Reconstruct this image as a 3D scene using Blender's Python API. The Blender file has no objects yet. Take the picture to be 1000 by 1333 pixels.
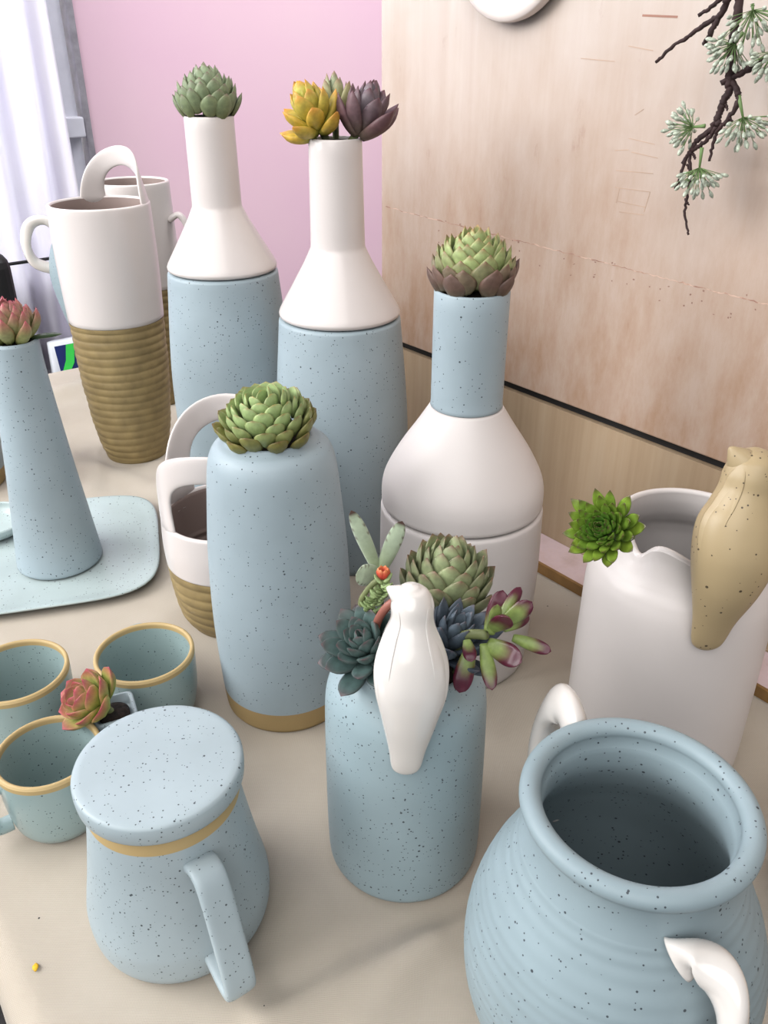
import bpy, math, random
from mathutils import Vector, Matrix
R = math.radians; PI = math.pi
sc = bpy.context.scene
COL = sc.collection
random.seed(7)

# ------------------------------------------------------------------ camera
CAM_H = 0.5; F = 1078.0; TH = R(28.9); CT, ST = math.cos(TH), math.sin(TH)
cd = bpy.data.cameras.new('camera'); cam = bpy.data.objects.new('camera', cd); COL.objects.link(cam)
cam.location = (0, 0, CAM_H); cam.rotation_euler = (R(90) - TH, 0, 0)
cd.sensor_fit = 'VERTICAL'; cd.sensor_height = 24.0; cd.lens = 24.0 * F / 1333.0
cd.clip_start = 0.01; cd.clip_end = 50
sc.camera = cam

def ray(u, v):
    a = (u - 500) / F; b = (v - 666.5) / F
    return Vector((a, CT - b * ST, -ST - b * CT))
def un(u, v, z=0.0):                      # survey helper: point at height z seen at (u, v)
    d = ray(u, v); return d * ((z - CAM_H) / d.z) + Vector((0, 0, CAM_H))
def atY(u, v, y):
    d = ray(u, v); return d * (y / d.y) + Vector((0, 0, CAM_H))
DW = Vector((0.168, -0.212, 0)).normalized()      # along the wooden wall, towards the viewer
NW = Vector((DW.y, -DW.x, 0))                     # out of the wooden wall, into the room
OW = Vector((0, 1.065, 0))
def onwall(u, v, off=0.0):
    o = OW + NW * off; d = ray(u, v)
    return d * (o.dot(NW) / (d.x * NW.x + d.y * NW.y)) + Vector((0, 0, CAM_H))
def wp(a, off, z): return OW + DW * a + NW * off + Vector((0, 0, z))
OF = Vector((0, 2.64, 0)); EF = NW.copy(); NF = DW.copy()  # far wall: EF runs left, NF points to viewer
def fp(e, off, z): return OF + EF * e + NF * off + Vector((0, 0, z))

# ------------------------------------------------------------------ helpers
def lin(c):
    return tuple(((x / 255) / 12.92 if x / 255 <= 0.04045 else ((x / 255 + 0.055) / 1.055) ** 2.4) for x in c) + (1.0,)
def tag(o, label, cat, group=None, kind=None):
    if label: o['label'] = label
    if cat: o['category'] = cat
    if group: o['group'] = group
    if kind: o['kind'] = kind
    return o
def thing(name, label, cat, loc=(0, 0, 0), rotz=0.0, group=None):
    o = bpy.data.objects.new(name, None); COL.objects.link(o)
    o.empty_display_size = 0.02
    o.location = loc; o.rotation_euler = (0, 0, rotz)
    return tag(o, label, cat, group)
class MB:
    def __init__(s): s.v = []; s.f = []; s.c = []
    def ring(s, pts, col=None):
        i = len(s.v); s.v += [tuple(p) for p in pts]
        if col is not None: s.c += col if isinstance(col, list) else [col] * len(pts)
        return list(range(i, i + len(pts)))
    def bridge(s, a, b):
        n = len(a)
        for k in range(n): s.f.append((a[k], a[(k + 1) % n], b[(k + 1) % n], b[k]))
    def cap(s, a, rev=False): s.f.append(tuple(reversed(a)) if rev else tuple(a))
    def box(s, p0, p1):
        x0, y0, z0 = p0; x1, y1, z1 = p1
        i = len(s.v)
        s.v += [(x0, y0, z0), (x1, y0, z0), (x1, y1, z0), (x0, y1, z0), (x0, y0, z1), (x1, y0, z1), (x1, y1, z1), (x0, y1, z1)]
        for q in ((3, 2, 1, 0), (4, 5, 6, 7), (0, 1, 5, 4), (1, 2, 6, 5), (2, 3, 7, 6), (3, 0, 4, 7)): s.f.append(tuple(i + k for k in q))
    def build(s, name, mat, parent=None, smooth=True, loc=None):
        m = bpy.data.meshes.new(name); m.from_pydata(s.v, [], s.f); m.update()
        if s.c and len(s.c) == len(s.v):
            at = m.color_attributes.new('Col', 'FLOAT_COLOR', 'POINT')
            for k, c in enumerate(s.c): at.data[k].color = (c[0], c[1], c[2], 1)
        if smooth: m.polygons.foreach_set('use_smooth', [True] * len(m.polygons))
        m.materials.append(mat)
        o = bpy.data.objects.new(name, m); COL.objects.link(o)
        if parent: o.parent = parent
        if loc is not None: o.location = loc
        return o
def bevel(o, w, seg=3):
    b = o.modifiers.new('bevel', 'BEVEL'); b.width = w; b.segments = seg; b.limit_method = 'ANGLE'; b.angle_limit = R(40)
    return o
def frame_obj(o, x, y, origin):           # place an object whose local axes are x, y, up
    m = Matrix((x, y, Vector((0, 0, 1)))).transposed().to_4x4(); m.translation = origin; o.matrix_world = m
    o.location = origin; o.rotation_euler = m.to_euler()
    return o

def spline(pts, per=10):                  # Catmull-Rom (centripetal-like clamp) through tuples
    out = []
    n = len(pts)
    for i in range(n - 1):
        p0 = pts[max(i - 1, 0)]; p1 = pts[i]; p2 = pts[i + 1]; p3 = pts[min(i + 2, n - 1)]
        for k in range(per):
            t = k / per
            out.append(tuple(0.5 * (2 * b + (c - a) * t + (2 * a - 5 * b + 4 * c - d) * t * t + (3 * b - a - 3 * c + d) * t ** 3) for a, b, c, d in zip(p0, p1, p2, p3)))
    out.append(tuple(pts[-1])); return out
def lathe(name, prof, mat, parent=None, seg=96, mod=None, closed=False):
    """prof: list of (r, z); r==0 ends become caps. mod(theta, r, z)->(r, z)"""
    b = MB(); rings = []
    for (r, z) in prof:
        if r < 1e-5:
            b.v.append((0, 0, z)); rings.append([len(b.v) - 1]); continue
        pts = []
        for k in range(seg):
            t = 2 * PI * k / seg; rr, zz = (r, z) if mod is None else mod(t, r, z)
            pts.append((rr * math.cos(t), rr * math.sin(t), zz))
        rings.append(b.ring(pts))
    if closed: rings.append(rings[0])
    for a, c in zip(rings, rings[1:]):
        if len(a) == 1 and len(c) > 1:
            for k in range(seg): b.f.append((a[0], c[(k + 1) % seg], c[k]))
        elif len(c) == 1 and len(a) > 1:
            for k in range(seg): b.f.append((a[k], a[(k + 1) % seg], c[0]))
        else: b.bridge(a, c)
    return b.build(name, mat, parent)
def vessel(outer, wall=0.004, floor=0.006, foot=0.003, rimseg=6):
    """outer: (z, r) keys from foot to rim, smooth. Returns (outer profile, rim + inner profile) of (r, z)."""
    sp = [(r, z) for z, r in spline(outer, 12)]
    r0 = sp[0][0]
    o = [(0, 0), (r0 - foot, 0), (r0 - foot * 0.3, foot * 0.3)] + [(p[0], p[1]) for p in sp if p[1] >= foot]
    rt, zt = sp[-1]
    inner = [(rt, zt)]
    for k in range(1, rimseg):
        t = PI * k / rimseg
        inner.append((rt - wall / 2 + wall / 2 * math.cos(t), zt + wall / 2 * math.sin(t)))
    for p in reversed(sp):
        if p[1] > floor + 0.004: inner.append((max(p[0] - wall, 0.002), p[1]))
    ri = inner[-1][0]
    inner += [(ri * 0.96, floor + 0.0015), (ri * 0.85, floor), (0, floor)]
    return o, inner
def split(prof, zc):
    lo = [p for p in prof if p[1] <= zc]; hi = [p for p in prof if p[1] > zc]
    a, b = lo[-1], hi[0]; t = (zc - a[1]) / max(b[1] - a[1], 1e-6)
    m = (a[0] + (b[0] - a[0]) * t, zc)
    return lo + [m], [m] + hi
def sweep(name, path, side, ws, hs, mat, parent=None, n=20, ex=2.6, twist=None, b=None, loc=None):
    """rounded strap / bar along path. side: constant width vector or None for parallel transport."""
    own = b is None
    if own: b = MB()
    P = [Vector(p) for p in path]; N = len(P); rings = []
    prev = None
    for i in range(N):
        T = (P[min(i + 1, N - 1)] - P[max(i - 1, 0)]).normalized()
        if side is not None:
            S = Vector(side); S = (S - T * S.dot(T)).normalized()
        else:
            if prev is None: prev = T.orthogonal().normalized()
            S = (prev - T * prev.dot(T)).normalized(); prev = S
        U = T.cross(S).normalized()
        if twist is not None:
            a = twist * i / (N - 1); S, U = S * math.cos(a) + U * math.sin(a), U * math.cos(a) - S * math.sin(a)
        w = ws[i] if isinstance(ws, (list, tuple)) else ws
        h = hs[i] if isinstance(hs, (list, tuple)) else hs
        pts = []
        for k in range(n):
            t = 2 * PI * k / n; c, s_ = math.cos(t), math.sin(t)
            pts.append(P[i] + S * (w * math.copysign(abs(c) ** (2 / ex), c)) + U * (h * math.copysign(abs(s_) ** (2 / ex), s_)))
        rings.append(b.ring(pts))
    for a, c in zip(rings, rings[1:]): b.bridge(a, c)
    b.cap(rings[0], True); b.cap(rings[-1])
    if own: return b.build(name, mat, parent, loc=loc)
def tube(b, path, r, n=10):
    sweep('', path, None, r, r, None, n=n, ex=2, b=b)
def spl3(pts, per=8): return [Vector(p) for p in spline([tuple(p) for p in pts], per)]

# ------------------------------------------------------------------ materials
def newmat(name):
    m = bpy.data.materials.new(name); m.use_nodes = True
    nt = m.node_tree; bs = nt.nodes['Principled BSDF']
    return m, nt, bs
def N(nt, t, **kw):
    n = nt.nodes.new(t)
    for k, v in kw.items():
        if k in n.inputs.keys(): n.inputs[k].default_value = v
        else: setattr(n, k, v)
    return n
def mix(nt, fac, a, b, mode='MIX'):
    n = nt.nodes.new('ShaderNodeMix'); n.data_type = 'RGBA'; n.blend_type = mode
    for sock, val in ((n.inputs[0], fac), (n.inputs[6], a), (n.inputs[7], b)):
        if hasattr(val, 'is_linked'): nt.links.new(val, sock)
        else: sock.default_value = val
    return n.outputs[2]
def math_n(nt, op, a, b=None):
    n = nt.nodes.new('ShaderNodeMath'); n.operation = op
    for s, v in zip(n.inputs, (a, b)):
        if v is None: continue
        if hasattr(v, 'is_linked'): nt.links.new(v, s)
        else: s.default_value = v
    return n.outputs[0]
def ramp(nt, fac, stops):
    n = nt.nodes.new('ShaderNodeValToRGB'); e = n.color_ramp.elements
    while len(e) < len(stops): e.new(0.5)
    for k, (p, c) in enumerate(stops): e[k].position = p; e[k].color = c
    nt.links.new(fac, n.inputs[0]); return n.outputs[0]
def obj_co(nt, scale=(1, 1, 1)):
    tc = nt.nodes.new('ShaderNodeTexCoord'); mp = nt.nodes.new('ShaderNodeMapping')
    mp.inputs['Scale'].default_value = scale; nt.links.new(tc.outputs['Object'], mp.inputs[0]); return mp.outputs[0]
def glaze(name, base, rough=0.5, specks=True, speck=(38, 44, 52), dens=0.5, scale=190, coat=0.0, var=0.05, rib=None, spec=0.5):
    m, nt, bs = newmat(name)
    co = obj_co(nt)
    nz = N(nt, 'ShaderNodeTexNoise', Scale=14.0, Detail=4.0); nt.links.new(co, nz.inputs['Vector'])
    b = lin(base); d = tuple(x * (1 - var * 2) for x in b[:3]) + (1,); l = tuple(min(1, x * (1 + var)) for x in b[:3]) + (1,)
    col = ramp(nt, nz.outputs[0], [(0.3, d), (0.7, l)])
    if specks:
        for sc_, th, rnd in ((scale, 0.095, 0.62 * dens), (scale * 1.9, 0.15, 0.66 * dens)):
            vo = N(nt, 'ShaderNodeTexVoronoi', Scale=float(sc_)); nt.links.new(co, vo.inputs['Vector'])
            sp = nt.nodes.new('ShaderNodeSeparateColor'); nt.links.new(vo.outputs['Color'], sp.inputs[0])
            n2 = N(nt, 'ShaderNodeTexNoise', Scale=28.0, Detail=1.0); nt.links.new(co, n2.inputs['Vector'])
            lim = math_n(nt, 'MULTIPLY', n2.outputs[0], 2 * rnd)
            pick = math_n(nt, 'LESS_THAN', sp.outputs[0], lim)
            rad = math_n(nt, 'MULTIPLY', sp.outputs[1], th); rad = math_n(nt, 'ADD', rad, 0.075)
            dot = math_n(nt, 'LESS_THAN', vo.outputs['Distance'], rad)
            col = mix(nt, math_n(nt, 'MULTIPLY', math_n(nt, 'MULTIPLY', pick, dot), 0.86), col, lin(speck))
    nt.links.new(col, bs.inputs['Base Color'])
    bs.inputs['Roughness'].default_value = rough; bs.inputs['Specular IOR Level'].default_value = spec
    if coat: bs.inputs['Coat Weight'].default_value = coat; bs.inputs['Coat Roughness'].default_value = 0.08
    n3 = N(nt, 'ShaderNodeTexNoise', Scale=220.0, Detail=2.0); nt.links.new(co, n3.inputs['Vector'])
    bp = N(nt, 'ShaderNodeBump', Strength=0.06, Distance=0.001); nt.links.new(n3.outputs[0], bp.inputs['Height'])
    nt.links.new(bp.outputs[0], bs.inputs['Normal'])
    return m
def plain(name, base, rough=0.5, var=0.06, scale=30.0, bump=0.0, metal=0.0):
    m, nt, bs = newmat(name); co = obj_co(nt)
    nz = N(nt, 'ShaderNodeTexNoise', Scale=scale, Detail=4.0); nt.links.new(co, nz.inputs['Vector'])
    b = lin(base); d = tuple(x * (1 - var * 2) for x in b[:3]) + (1,); l = tuple(min(1, x * (1 + var)) for x in b[:3]) + (1,)
    nt.links.new(ramp(nt, nz.outputs[0], [(0.3, d), (0.7, l)]), bs.inputs['Base Color'])
    bs.inputs['Roughness'].default_value = rough; bs.inputs['Metallic'].default_value = metal
    if bump:
        bp = N(nt, 'ShaderNodeBump', Strength=bump, Distance=0.002); nt.links.new(nz.outputs[0], bp.inputs['Height']); nt.links.new(bp.outputs[0], bs.inputs['Normal'])
    return m
def leafmat(name, rough=0.5, var=0.16, fuzz=0.0):
    m, nt, bs = newmat(name); co = obj_co(nt)
    at = nt.nodes.new('ShaderNodeVertexColor'); at.layer_name = 'Col'
    nz = N(nt, 'ShaderNodeTexNoise', Scale=240.0, Detail=3.0); nt.links.new(co, nz.inputs['Vector'])
    f = ramp(nt, nz.outputs[0], [(0.3, (1 - var * 1.6,) * 3 + (1,)), (0.7, (1 + var * 0.4,) * 3 + (1,))])
    nt.links.new(mix(nt, 1.0, at.outputs[0], f, 'MULTIPLY'), bs.inputs['Base Color'])
    bs.inputs['Roughness'].default_value = rough
    if fuzz: bs.inputs['Sheen Weight'].default_value = fuzz
    return m

M = {}
M['blue'] = glaze('pale_blue_glaze', (161, 177, 185), 0.48)
M['blue_dense'] = glaze('pale_blue_dense_speckle', (152, 172, 179), 0.45, dens=1.0, scale=210)
M['blue_mug'] = glaze('pale_blue_mug_glaze', (172, 187, 193), 0.45, dens=0.8, scale=230)
M['cup'] = glaze('sea_green_cup_glaze', (158, 180, 180), 0.3, dens=0.6, scale=230, coat=0.25)
M['plate'] = glaze('pale_celadon_glaze', (182, 197, 197), 0.35, dens=0.6, scale=170, coat=0.2)
M['jug'] = glaze('grey_blue_jug_glaze', (146, 164, 171), 0.5, dens=0.7, scale=190)
M['white'] = glaze('warm_white_glaze', (222, 214, 211), 0.3, specks=False, coat=0.25, var=0.015)
M['white_matte'] = glaze('satin_white_glaze', (216, 209, 206), 0.42, specks=False, var=0.015)
M['gloss_white'] = glaze('gloss_white_glaze', (228, 223, 218), 0.16, specks=False, coat=0.6, var=0.012)
M['tan'] = glaze('bare_tan_clay', (172, 146, 100), 0.6, specks=False, var=0.05)
M['rimtan'] = glaze('bare_rim_clay', (194, 168, 118), 0.55, specks=False, var=0.04)
M['tanbird'] = glaze('speckled_tan_glaze', (178, 158, 122), 0.42, dens=0.55, scale=170, speck=(40, 28, 18))
M['ribtan'] = plain('ribbed_olive_tan_clay', (150, 130, 88), 0.55, 0.12, 60, 0.25)
M['greyin'] = glaze('grey_brown_inside_glaze', (150, 132, 126), 0.5, specks=False, var=0.03)
M['soil'] = plain('dark_potting_soil', (44, 34, 28), 0.95, 0.4, 300, 0.8)
M['leaf'] = leafmat('succulent_leaf', 0.5)
M['leaf_gloss'] = leafmat('glossy_succulent_leaf', 0.32)
M['leaf_fuzzy'] = leafmat('fuzzy_succulent_leaf', 0.85, 0.1, 0.5)
M['stem'] = plain('green_stem', (120, 128, 84), 0.6, 0.1, 120)
M['twig'] = plain('dark_brown_bark', (58, 38, 38), 0.75, 0.2, 150, 0.5)
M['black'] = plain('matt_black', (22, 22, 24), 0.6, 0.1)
M['dark_floor'] = plain('dark_floor_boards', (30, 28, 28), 0.7, 0.15, 5)
M['navy'] = plain('navy_print', (22, 40, 104), 0.5, 0.1)
M['green_print'] = plain('bright_green_print', (60, 214, 84), 0.5, 0.05)
M['red'] = plain('red_print', (190, 40, 60), 0.5, 0.05)
M['paper'] = plain('white_paper', (222, 226, 234), 0.7, 0.03)
M['petal'] = plain('yellow_petal', (240, 190, 40), 0.6, 0.1)
M['steel'] = plain('grey_painted_metal', (164, 160, 170), 0.45, 0.15, 40)
M['palegrey'] = plain('pale_grey_plastic', (222, 222, 234), 0.5, 0.03)
M['ledge_brown'] = plain('varnished_wood_edge', (150, 112, 66), 0.4, 0.15, 40)
M['disk'] = plain('cream_white_paint', (240, 228, 222), 0.5, 0.015)
M['table_wood'] = plain('table_wood', (120, 92, 66), 0.6, 0.15, 20)

def pink_mat():
    m, nt, bs = newmat('pale_pink_painted_wall'); co = obj_co(nt)
    nz = N(nt, 'ShaderNodeTexNoise', Scale=2.2, Detail=5.0); nt.links.new(co, nz.inputs['Vector'])
    nt.links.new(ramp(nt, nz.outputs[0], [(0.3, lin((242, 202, 224))), (0.72, lin((246, 212, 226)))]), bs.inputs['Base Color'])
    bs.inputs['Roughness'].default_value = 0.7
    n2 = N(nt, 'ShaderNodeTexNoise', Scale=90.0); nt.links.new(co, n2.inputs['Vector'])
    bp = N(nt, 'ShaderNodeBump', Strength=0.08, Distance=0.002); nt.links.new(n2.outputs[0], bp.inputs['Height']); nt.links.new(bp.outputs[0], bs.inputs['Normal'])
    return m
M['pink'] = pink_mat()
def wood_mat(name, stops, streak=(3.0, 0.6), stain=(168, 118, 92), stain_amt=0.6, low=None):
    """whitewashed board: local x along the wall, local z up. Grain runs upright."""
    m, nt, bs = newmat(name)
    a = obj_co(nt, (26, 26, 1.6)); b = obj_co(nt, (3.2, 3.2, 2.4)); c = obj_co(nt, (160, 160, 5))
    n1 = N(nt, 'ShaderNodeTexNoise', Scale=1.0, Detail=6.0, Roughness=0.62); nt.links.new(a, n1.inputs['Vector'])
    n2 = N(nt, 'ShaderNodeTexNoise', Scale=1.0, Detail=5.0, Roughness=0.6); nt.links.new(b, n2.inputs['Vector'])
    n3 = N(nt, 'ShaderNodeTexNoise', Scale=1.0, Detail=3.0); nt.links.new(c, n3.inputs['Vector'])
    f = math_n(nt, 'ADD', math_n(nt, 'MULTIPLY', n1.outputs[0], 0.4), math_n(nt, 'MULTIPLY', n2.outputs[0], 0.45))
    f = math_n(nt, 'ADD', f, math_n(nt, 'MULTIPLY', n3.outputs[0], 0.15))
    col = ramp(nt, f, stops)
    st = math_n(nt, 'MULTIPLY', n1.outputs[0], n2.outputs[0])
    stf = ramp(nt, st, [(0.27, (0, 0, 0, 1)), (0.46, (1, 1, 1, 1))])
    col = mix(nt, math_n(nt, 'MULTIPLY', stf, stain_amt), col, lin(stain))
    if low:      # panel turns browner towards its bottom edge, broken up by noise
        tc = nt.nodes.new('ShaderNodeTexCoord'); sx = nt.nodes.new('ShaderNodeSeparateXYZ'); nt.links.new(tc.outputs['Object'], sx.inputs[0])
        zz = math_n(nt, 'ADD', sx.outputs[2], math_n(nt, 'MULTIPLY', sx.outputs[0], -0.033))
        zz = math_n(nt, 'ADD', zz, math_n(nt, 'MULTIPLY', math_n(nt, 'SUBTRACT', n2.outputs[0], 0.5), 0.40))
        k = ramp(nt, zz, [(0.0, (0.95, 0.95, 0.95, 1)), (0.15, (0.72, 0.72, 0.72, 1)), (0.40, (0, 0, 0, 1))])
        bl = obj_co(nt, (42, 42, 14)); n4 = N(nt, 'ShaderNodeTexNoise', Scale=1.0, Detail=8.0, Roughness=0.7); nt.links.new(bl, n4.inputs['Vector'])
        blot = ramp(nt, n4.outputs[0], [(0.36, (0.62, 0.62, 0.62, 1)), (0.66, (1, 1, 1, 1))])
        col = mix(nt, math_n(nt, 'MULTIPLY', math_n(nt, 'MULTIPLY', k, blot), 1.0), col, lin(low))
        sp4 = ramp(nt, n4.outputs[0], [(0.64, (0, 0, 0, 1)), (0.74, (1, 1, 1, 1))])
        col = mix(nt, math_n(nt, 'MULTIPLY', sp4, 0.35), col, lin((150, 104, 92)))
    nt.links.new(col, bs.inputs['Base Color']); bs.inputs['Roughness'].default_value = 0.55
    bp = N(nt, 'ShaderNodeBump', Strength=0.12, Distance=0.002); nt.links.new(n1.outputs[0], bp.inputs['Height']); nt.links.new(bp.outputs[0], bs.inputs['Normal'])
    return m
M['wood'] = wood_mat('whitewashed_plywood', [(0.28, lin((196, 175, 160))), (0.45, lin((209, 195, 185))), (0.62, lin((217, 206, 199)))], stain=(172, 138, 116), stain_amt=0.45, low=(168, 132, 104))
M['wood_low'] = wood_mat('thinly_washed_brown_board', [(0.28, lin((152, 126, 98))), (0.5, lin((180, 156, 128))), (0.68, lin((198, 178, 152)))], stain=(120, 88, 64), stain_amt=0.5)
M['ledge'] = wood_mat('pinkish_washed_ledge', [(0.28, lin((210, 180, 172))), (0.5, lin((226, 202, 204))), (0.68, lin((232, 206, 200)))], stain=(140, 100, 80), stain_amt=0.4)

def linen_mat():
    m, nt, bs = newmat('beige_linen_weave'); co = obj_co(nt)
    w1 = N(nt, 'ShaderNodeTexWave', Scale=330.0, Distortion=1.4, Detail=2.0); w1.bands_direction = 'X'; w1.inputs['Detail Scale'].default_value = 0.6
    w2 = N(nt, 'ShaderNodeTexWave', Scale=330.0, Distortion=1.4, Detail=2.0); w2.bands_direction = 'Y'; w2.inputs['Detail Scale'].default_value = 0.6
    nt.links.new(co, w1.inputs['Vector']); nt.links.new(co, w2.inputs['Vector'])
    wv = math_n(nt, 'MULTIPLY', w1.outputs[1], w2.outputs[1])
    n1 = N(nt, 'ShaderNodeTexNoise', Scale=9.0, Detail=6.0); nt.links.new(co, n1.inputs['Vector'])
    st = obj_co(nt, (500, 14, 10)); n2 = N(nt, 'ShaderNodeTexNoise', Scale=1.0, Detail=2.0); nt.links.new(st, n2.inputs['Vector'])
    base = ramp(nt, n1.outputs[0], [(0.3, lin((186, 176, 161))), (0.7, lin((201, 192, 178)))])
    col = mix(nt, math_n(nt, 'MULTIPLY', wv, 0.42), base, lin((140, 128, 112)))
    col = mix(nt, math_n(nt, 'MULTIPLY', n2.outputs[0], 0.22), col, lin((190, 172, 154)))
    nt.links.new(col, bs.inputs['Base Color']); bs.inputs['Roughness'].default_value = 0.9
    bs.inputs['Sheen Weight'].default_value = 0.15
    bp = N(nt, 'ShaderNodeBump', Strength=0.35, Distance=0.0006); nt.links.new(wv, bp.inputs['Height']); nt.links.new(bp.outputs[0], bs.inputs['Normal'])
    return m
M['linen'] = linen_mat()
def curtain_mat():
    m, nt, bs = newmat('sheer_white_curtain'); co = obj_co(nt, (1, 1, 0.15))
    nz = N(nt, 'ShaderNodeTexNoise', Scale=12.0, Detail=3.0); nt.links.new(co, nz.inputs['Vector'])
    nt.links.new(ramp(nt, nz.outputs[0], [(0.35, lin((226, 220, 244))), (0.6, lin((250, 248, 252)))]), bs.inputs['Base Color'])
    bs.inputs['Roughness'].default_value = 0.9
    tr = nt.nodes.new('ShaderNodeBsdfTranslucent'); tr.inputs[0].default_value = (0.95, 0.94, 1, 1)
    mx = nt.nodes.new('ShaderNodeMixShader'); mx.inputs[0].default_value = 0.6
    out = nt.nodes['Material Output']
    nt.links.new(bs.outputs[0], mx.inputs[1]); nt.links.new(tr.outputs[0], mx.inputs[2]); nt.links.new(mx.outputs[0], out.inputs[0])
    return m
M['curtain'] = curtain_mat()
def glass_mat(name, tint=(1, 1, 1), rough=0.02):
    m, nt, bs = newmat(name)
    bs.inputs['Transmission Weight'].default_value = 1.0; bs.inputs['Roughness'].default_value = rough
    bs.inputs['Base Color'].default_value = tint + (1,); bs.inputs['IOR'].default_value = 1.4
    return m
def thin_glass(name):
    m, nt, bs = newmat(name)
    tr = nt.nodes.new('ShaderNodeBsdfTransparent'); gl = nt.nodes.new('ShaderNodeBsdfGlossy'); gl.inputs['Roughness'].default_value = 0.02
    fr = nt.nodes.new('ShaderNodeFresnel'); fr.inputs[0].default_value = 1.45
    mx = nt.nodes.new('ShaderNodeMixShader'); nt.links.new(fr.outputs[0], mx.inputs[0]); nt.links.new(tr.outputs[0], mx.inputs[1]); nt.links.new(gl.outputs[0], mx.inputs[2])
    nt.links.new(mx.outputs[0], nt.nodes['Material Output'].inputs[0]); return m
M['pane'] = thin_glass('window_glass')
M['bead'] = plain('milky_green_plastic_petals', (202, 212, 192), 0.15, 0.3, 400)
M['greenstem'] = plain('green_flower_stalk', (120, 150, 92), 0.5, 0.1)

# ------------------------------------------------------------------ room shell
def board(name, mat, a0, a1, off0, off1, z0, z1, x=None, y=None, o=None, bev=0.0):
    if x is None: x, a0, a1 = -DW, -a1, -a0
    y = y or NW; o = o or OW
    b = MB(); b.box((a0, off0, z0), (a1, off1, z1)); ob = b.build(name, mat, smooth=False)
    frame_obj(ob, x, y, o)
    if bev: bevel(ob, bev, 2)
    return ob
FL = -0.76
fb = MB(); fb.box((-4.0, -1.6, FL - 0.05), (2.6, 4.4, FL)); tag(fb.build('floor', M['dark_floor'], smooth=False), None, None, kind='structure')
# frame of DW/NW: local x = DW, local y = NW, right handed check via mirrored y
wl = board('wall_right', M['wood_low'], 0.0, 1.3, -0.05, 0.0, FL, 0.168); wl['kind'] = 'structure'
st = board('gap_shade_strip', M['black'], 0.0, 1.3, -0.05, -0.006, 0.1685, 0.1775); st['kind'] = 'structure'  # black strip painted in for the shadow gap under the upper board
LED = 0.048
lg = board('trim_2', M['ledge'], -0.02, 1.3, 0.0005, LED, -0.04, 0.0122); lg['kind'] = 'structure'
le = board('trim_3', M['ledge_brown'], -0.02, 1.3, LED + 0.0003, LED + 0.004, -0.03, 0.0125); le['kind'] = 'structure'
# upper whitewashed panel with its scratches, staple line and saw line as marks on it
pn = thing('wooden_panel', 'tall whitewashed plywood panel leaning upright behind the vases, with scratches and a saw line', 'panel')
frame_obj(pn, -DW, NW, OW + Vector((0, 0, 0.1785)))
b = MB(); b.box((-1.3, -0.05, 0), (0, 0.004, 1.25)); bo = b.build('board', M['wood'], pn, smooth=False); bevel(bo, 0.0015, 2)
def mark(pts, w, parent, bb):
    for (u0, v0), (u1, v1) in zip(pts, pts[1:]):
        p0 = onwall(u0, v0, 0.0045); p1 = onwall(u1, v1, 0.0045)
        q = []
        for p in (p0, p1):
            dlt = p - OW; q.append(Vector((-dlt.dot(DW), 0.0042, p.z - 0.1785)))
        t = (q[1] - q[0]).normalized(); s = Vector((-t.z, 0, t.x)) * w
        i = len(bb.v)
        for p in (q[0] - s, q[0] + s, q[1] + s, q[1] - s): bb.v.append(tuple(p + Vector((0, 0.0, 0))))
        for p in (q[0] - s, q[0] + s, q[1] + s, q[1] - s): bb.v.append(tuple(p + Vector((0, -0.0008, 0))))
        bb.f += [(i, i + 1, i + 2, i + 3), (i + 4, i + 7, i + 6, i + 5), (i, i + 3, i + 7, i + 4), (i + 1, i + 5, i + 6, i + 2), (i, i + 4, i + 5, i + 1), (i + 3, i + 2, i + 6, i + 7)]
random.seed(3)
def saw_mat():
    m, nt, bs = newmat('faint_broken_saw_mark'); co = obj_co(nt)
    nz = N(nt, 'ShaderNodeTexNoise', Scale=70.0, Detail=3.0); nt.links.new(co, nz.inputs['Vector'])
    nt.links.new(ramp(nt, nz.outputs[0], [(0.44, lin((214, 184, 166))), (0.52, lin((180, 142, 124))), (0.66, lin((140, 100, 88)))]), bs.inputs['Base Color']); bs.inputs['Roughness'].default_value = 0.8
    return m
sb = MB(); top = []; bot = []
for k in range(120):
    u = 502 + 500 * k / 119; v = (270 + (u - 505) * 53 / 207 if u < 712 else 323 + (u - 712) * 74 / 288) + random.uniform(-1, 1)
    p_ = onwall(u, v, 0.0045); x_ = -(p_ - OW).dot(DW); w_ = random.uniform(0.0001, 0.0006)
    top.append((x_, p_.z - 0.1785 + w_)); bot.append((x_, p_.z - 0.1785 - w_))
for (x_, z_), (x2, z2) in zip(top, bot):
    sb.v += [(x_, 0.0042, z_), (x2, 0.0042, z2), (x2, 0.0034, z2), (x_, 0.0034, z_)]
for k in range(119):
    for q in range(4): sb.f.append((4 * k + q, 4 * k + (q + 1) % 4, 4 * k + 4 + (q + 1) % 4, 4 * k + 4 + q))
sb.build('saw_line', saw_mat(), pn, smooth=False)
sb = MB(); mark([(836, 20), (882, 22)], 0.0008, pn, sb); M['rust'] = plain('rusty_wire', (168, 122, 104), 0.6); sb.build('staple', M['rust'], pn, smooth=False)
M['pencil'] = plain('brown_scratch', (196, 168, 148), 0.8, 0.1)
for (x0, y0, x1, y1) in ((818, 180, 852, 188), (800, 196, 818, 195), (822, 198, 856, 206), (802, 222, 850, 226), (800, 244, 846, 250), (804, 262, 840, 270), (826, 150, 838, 142), (802, 264, 806, 246), (846, 250, 838, 276), (818, 60, 850, 66), (806, 276, 838, 280), (756, 76, 800, 80)):
    sb = MB(); mark([(x0, y0), (x1, y1)], 0.00032, pn, sb); sb.build('scratch', M['pencil'], pn, smooth=False)
sb = MB()
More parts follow.
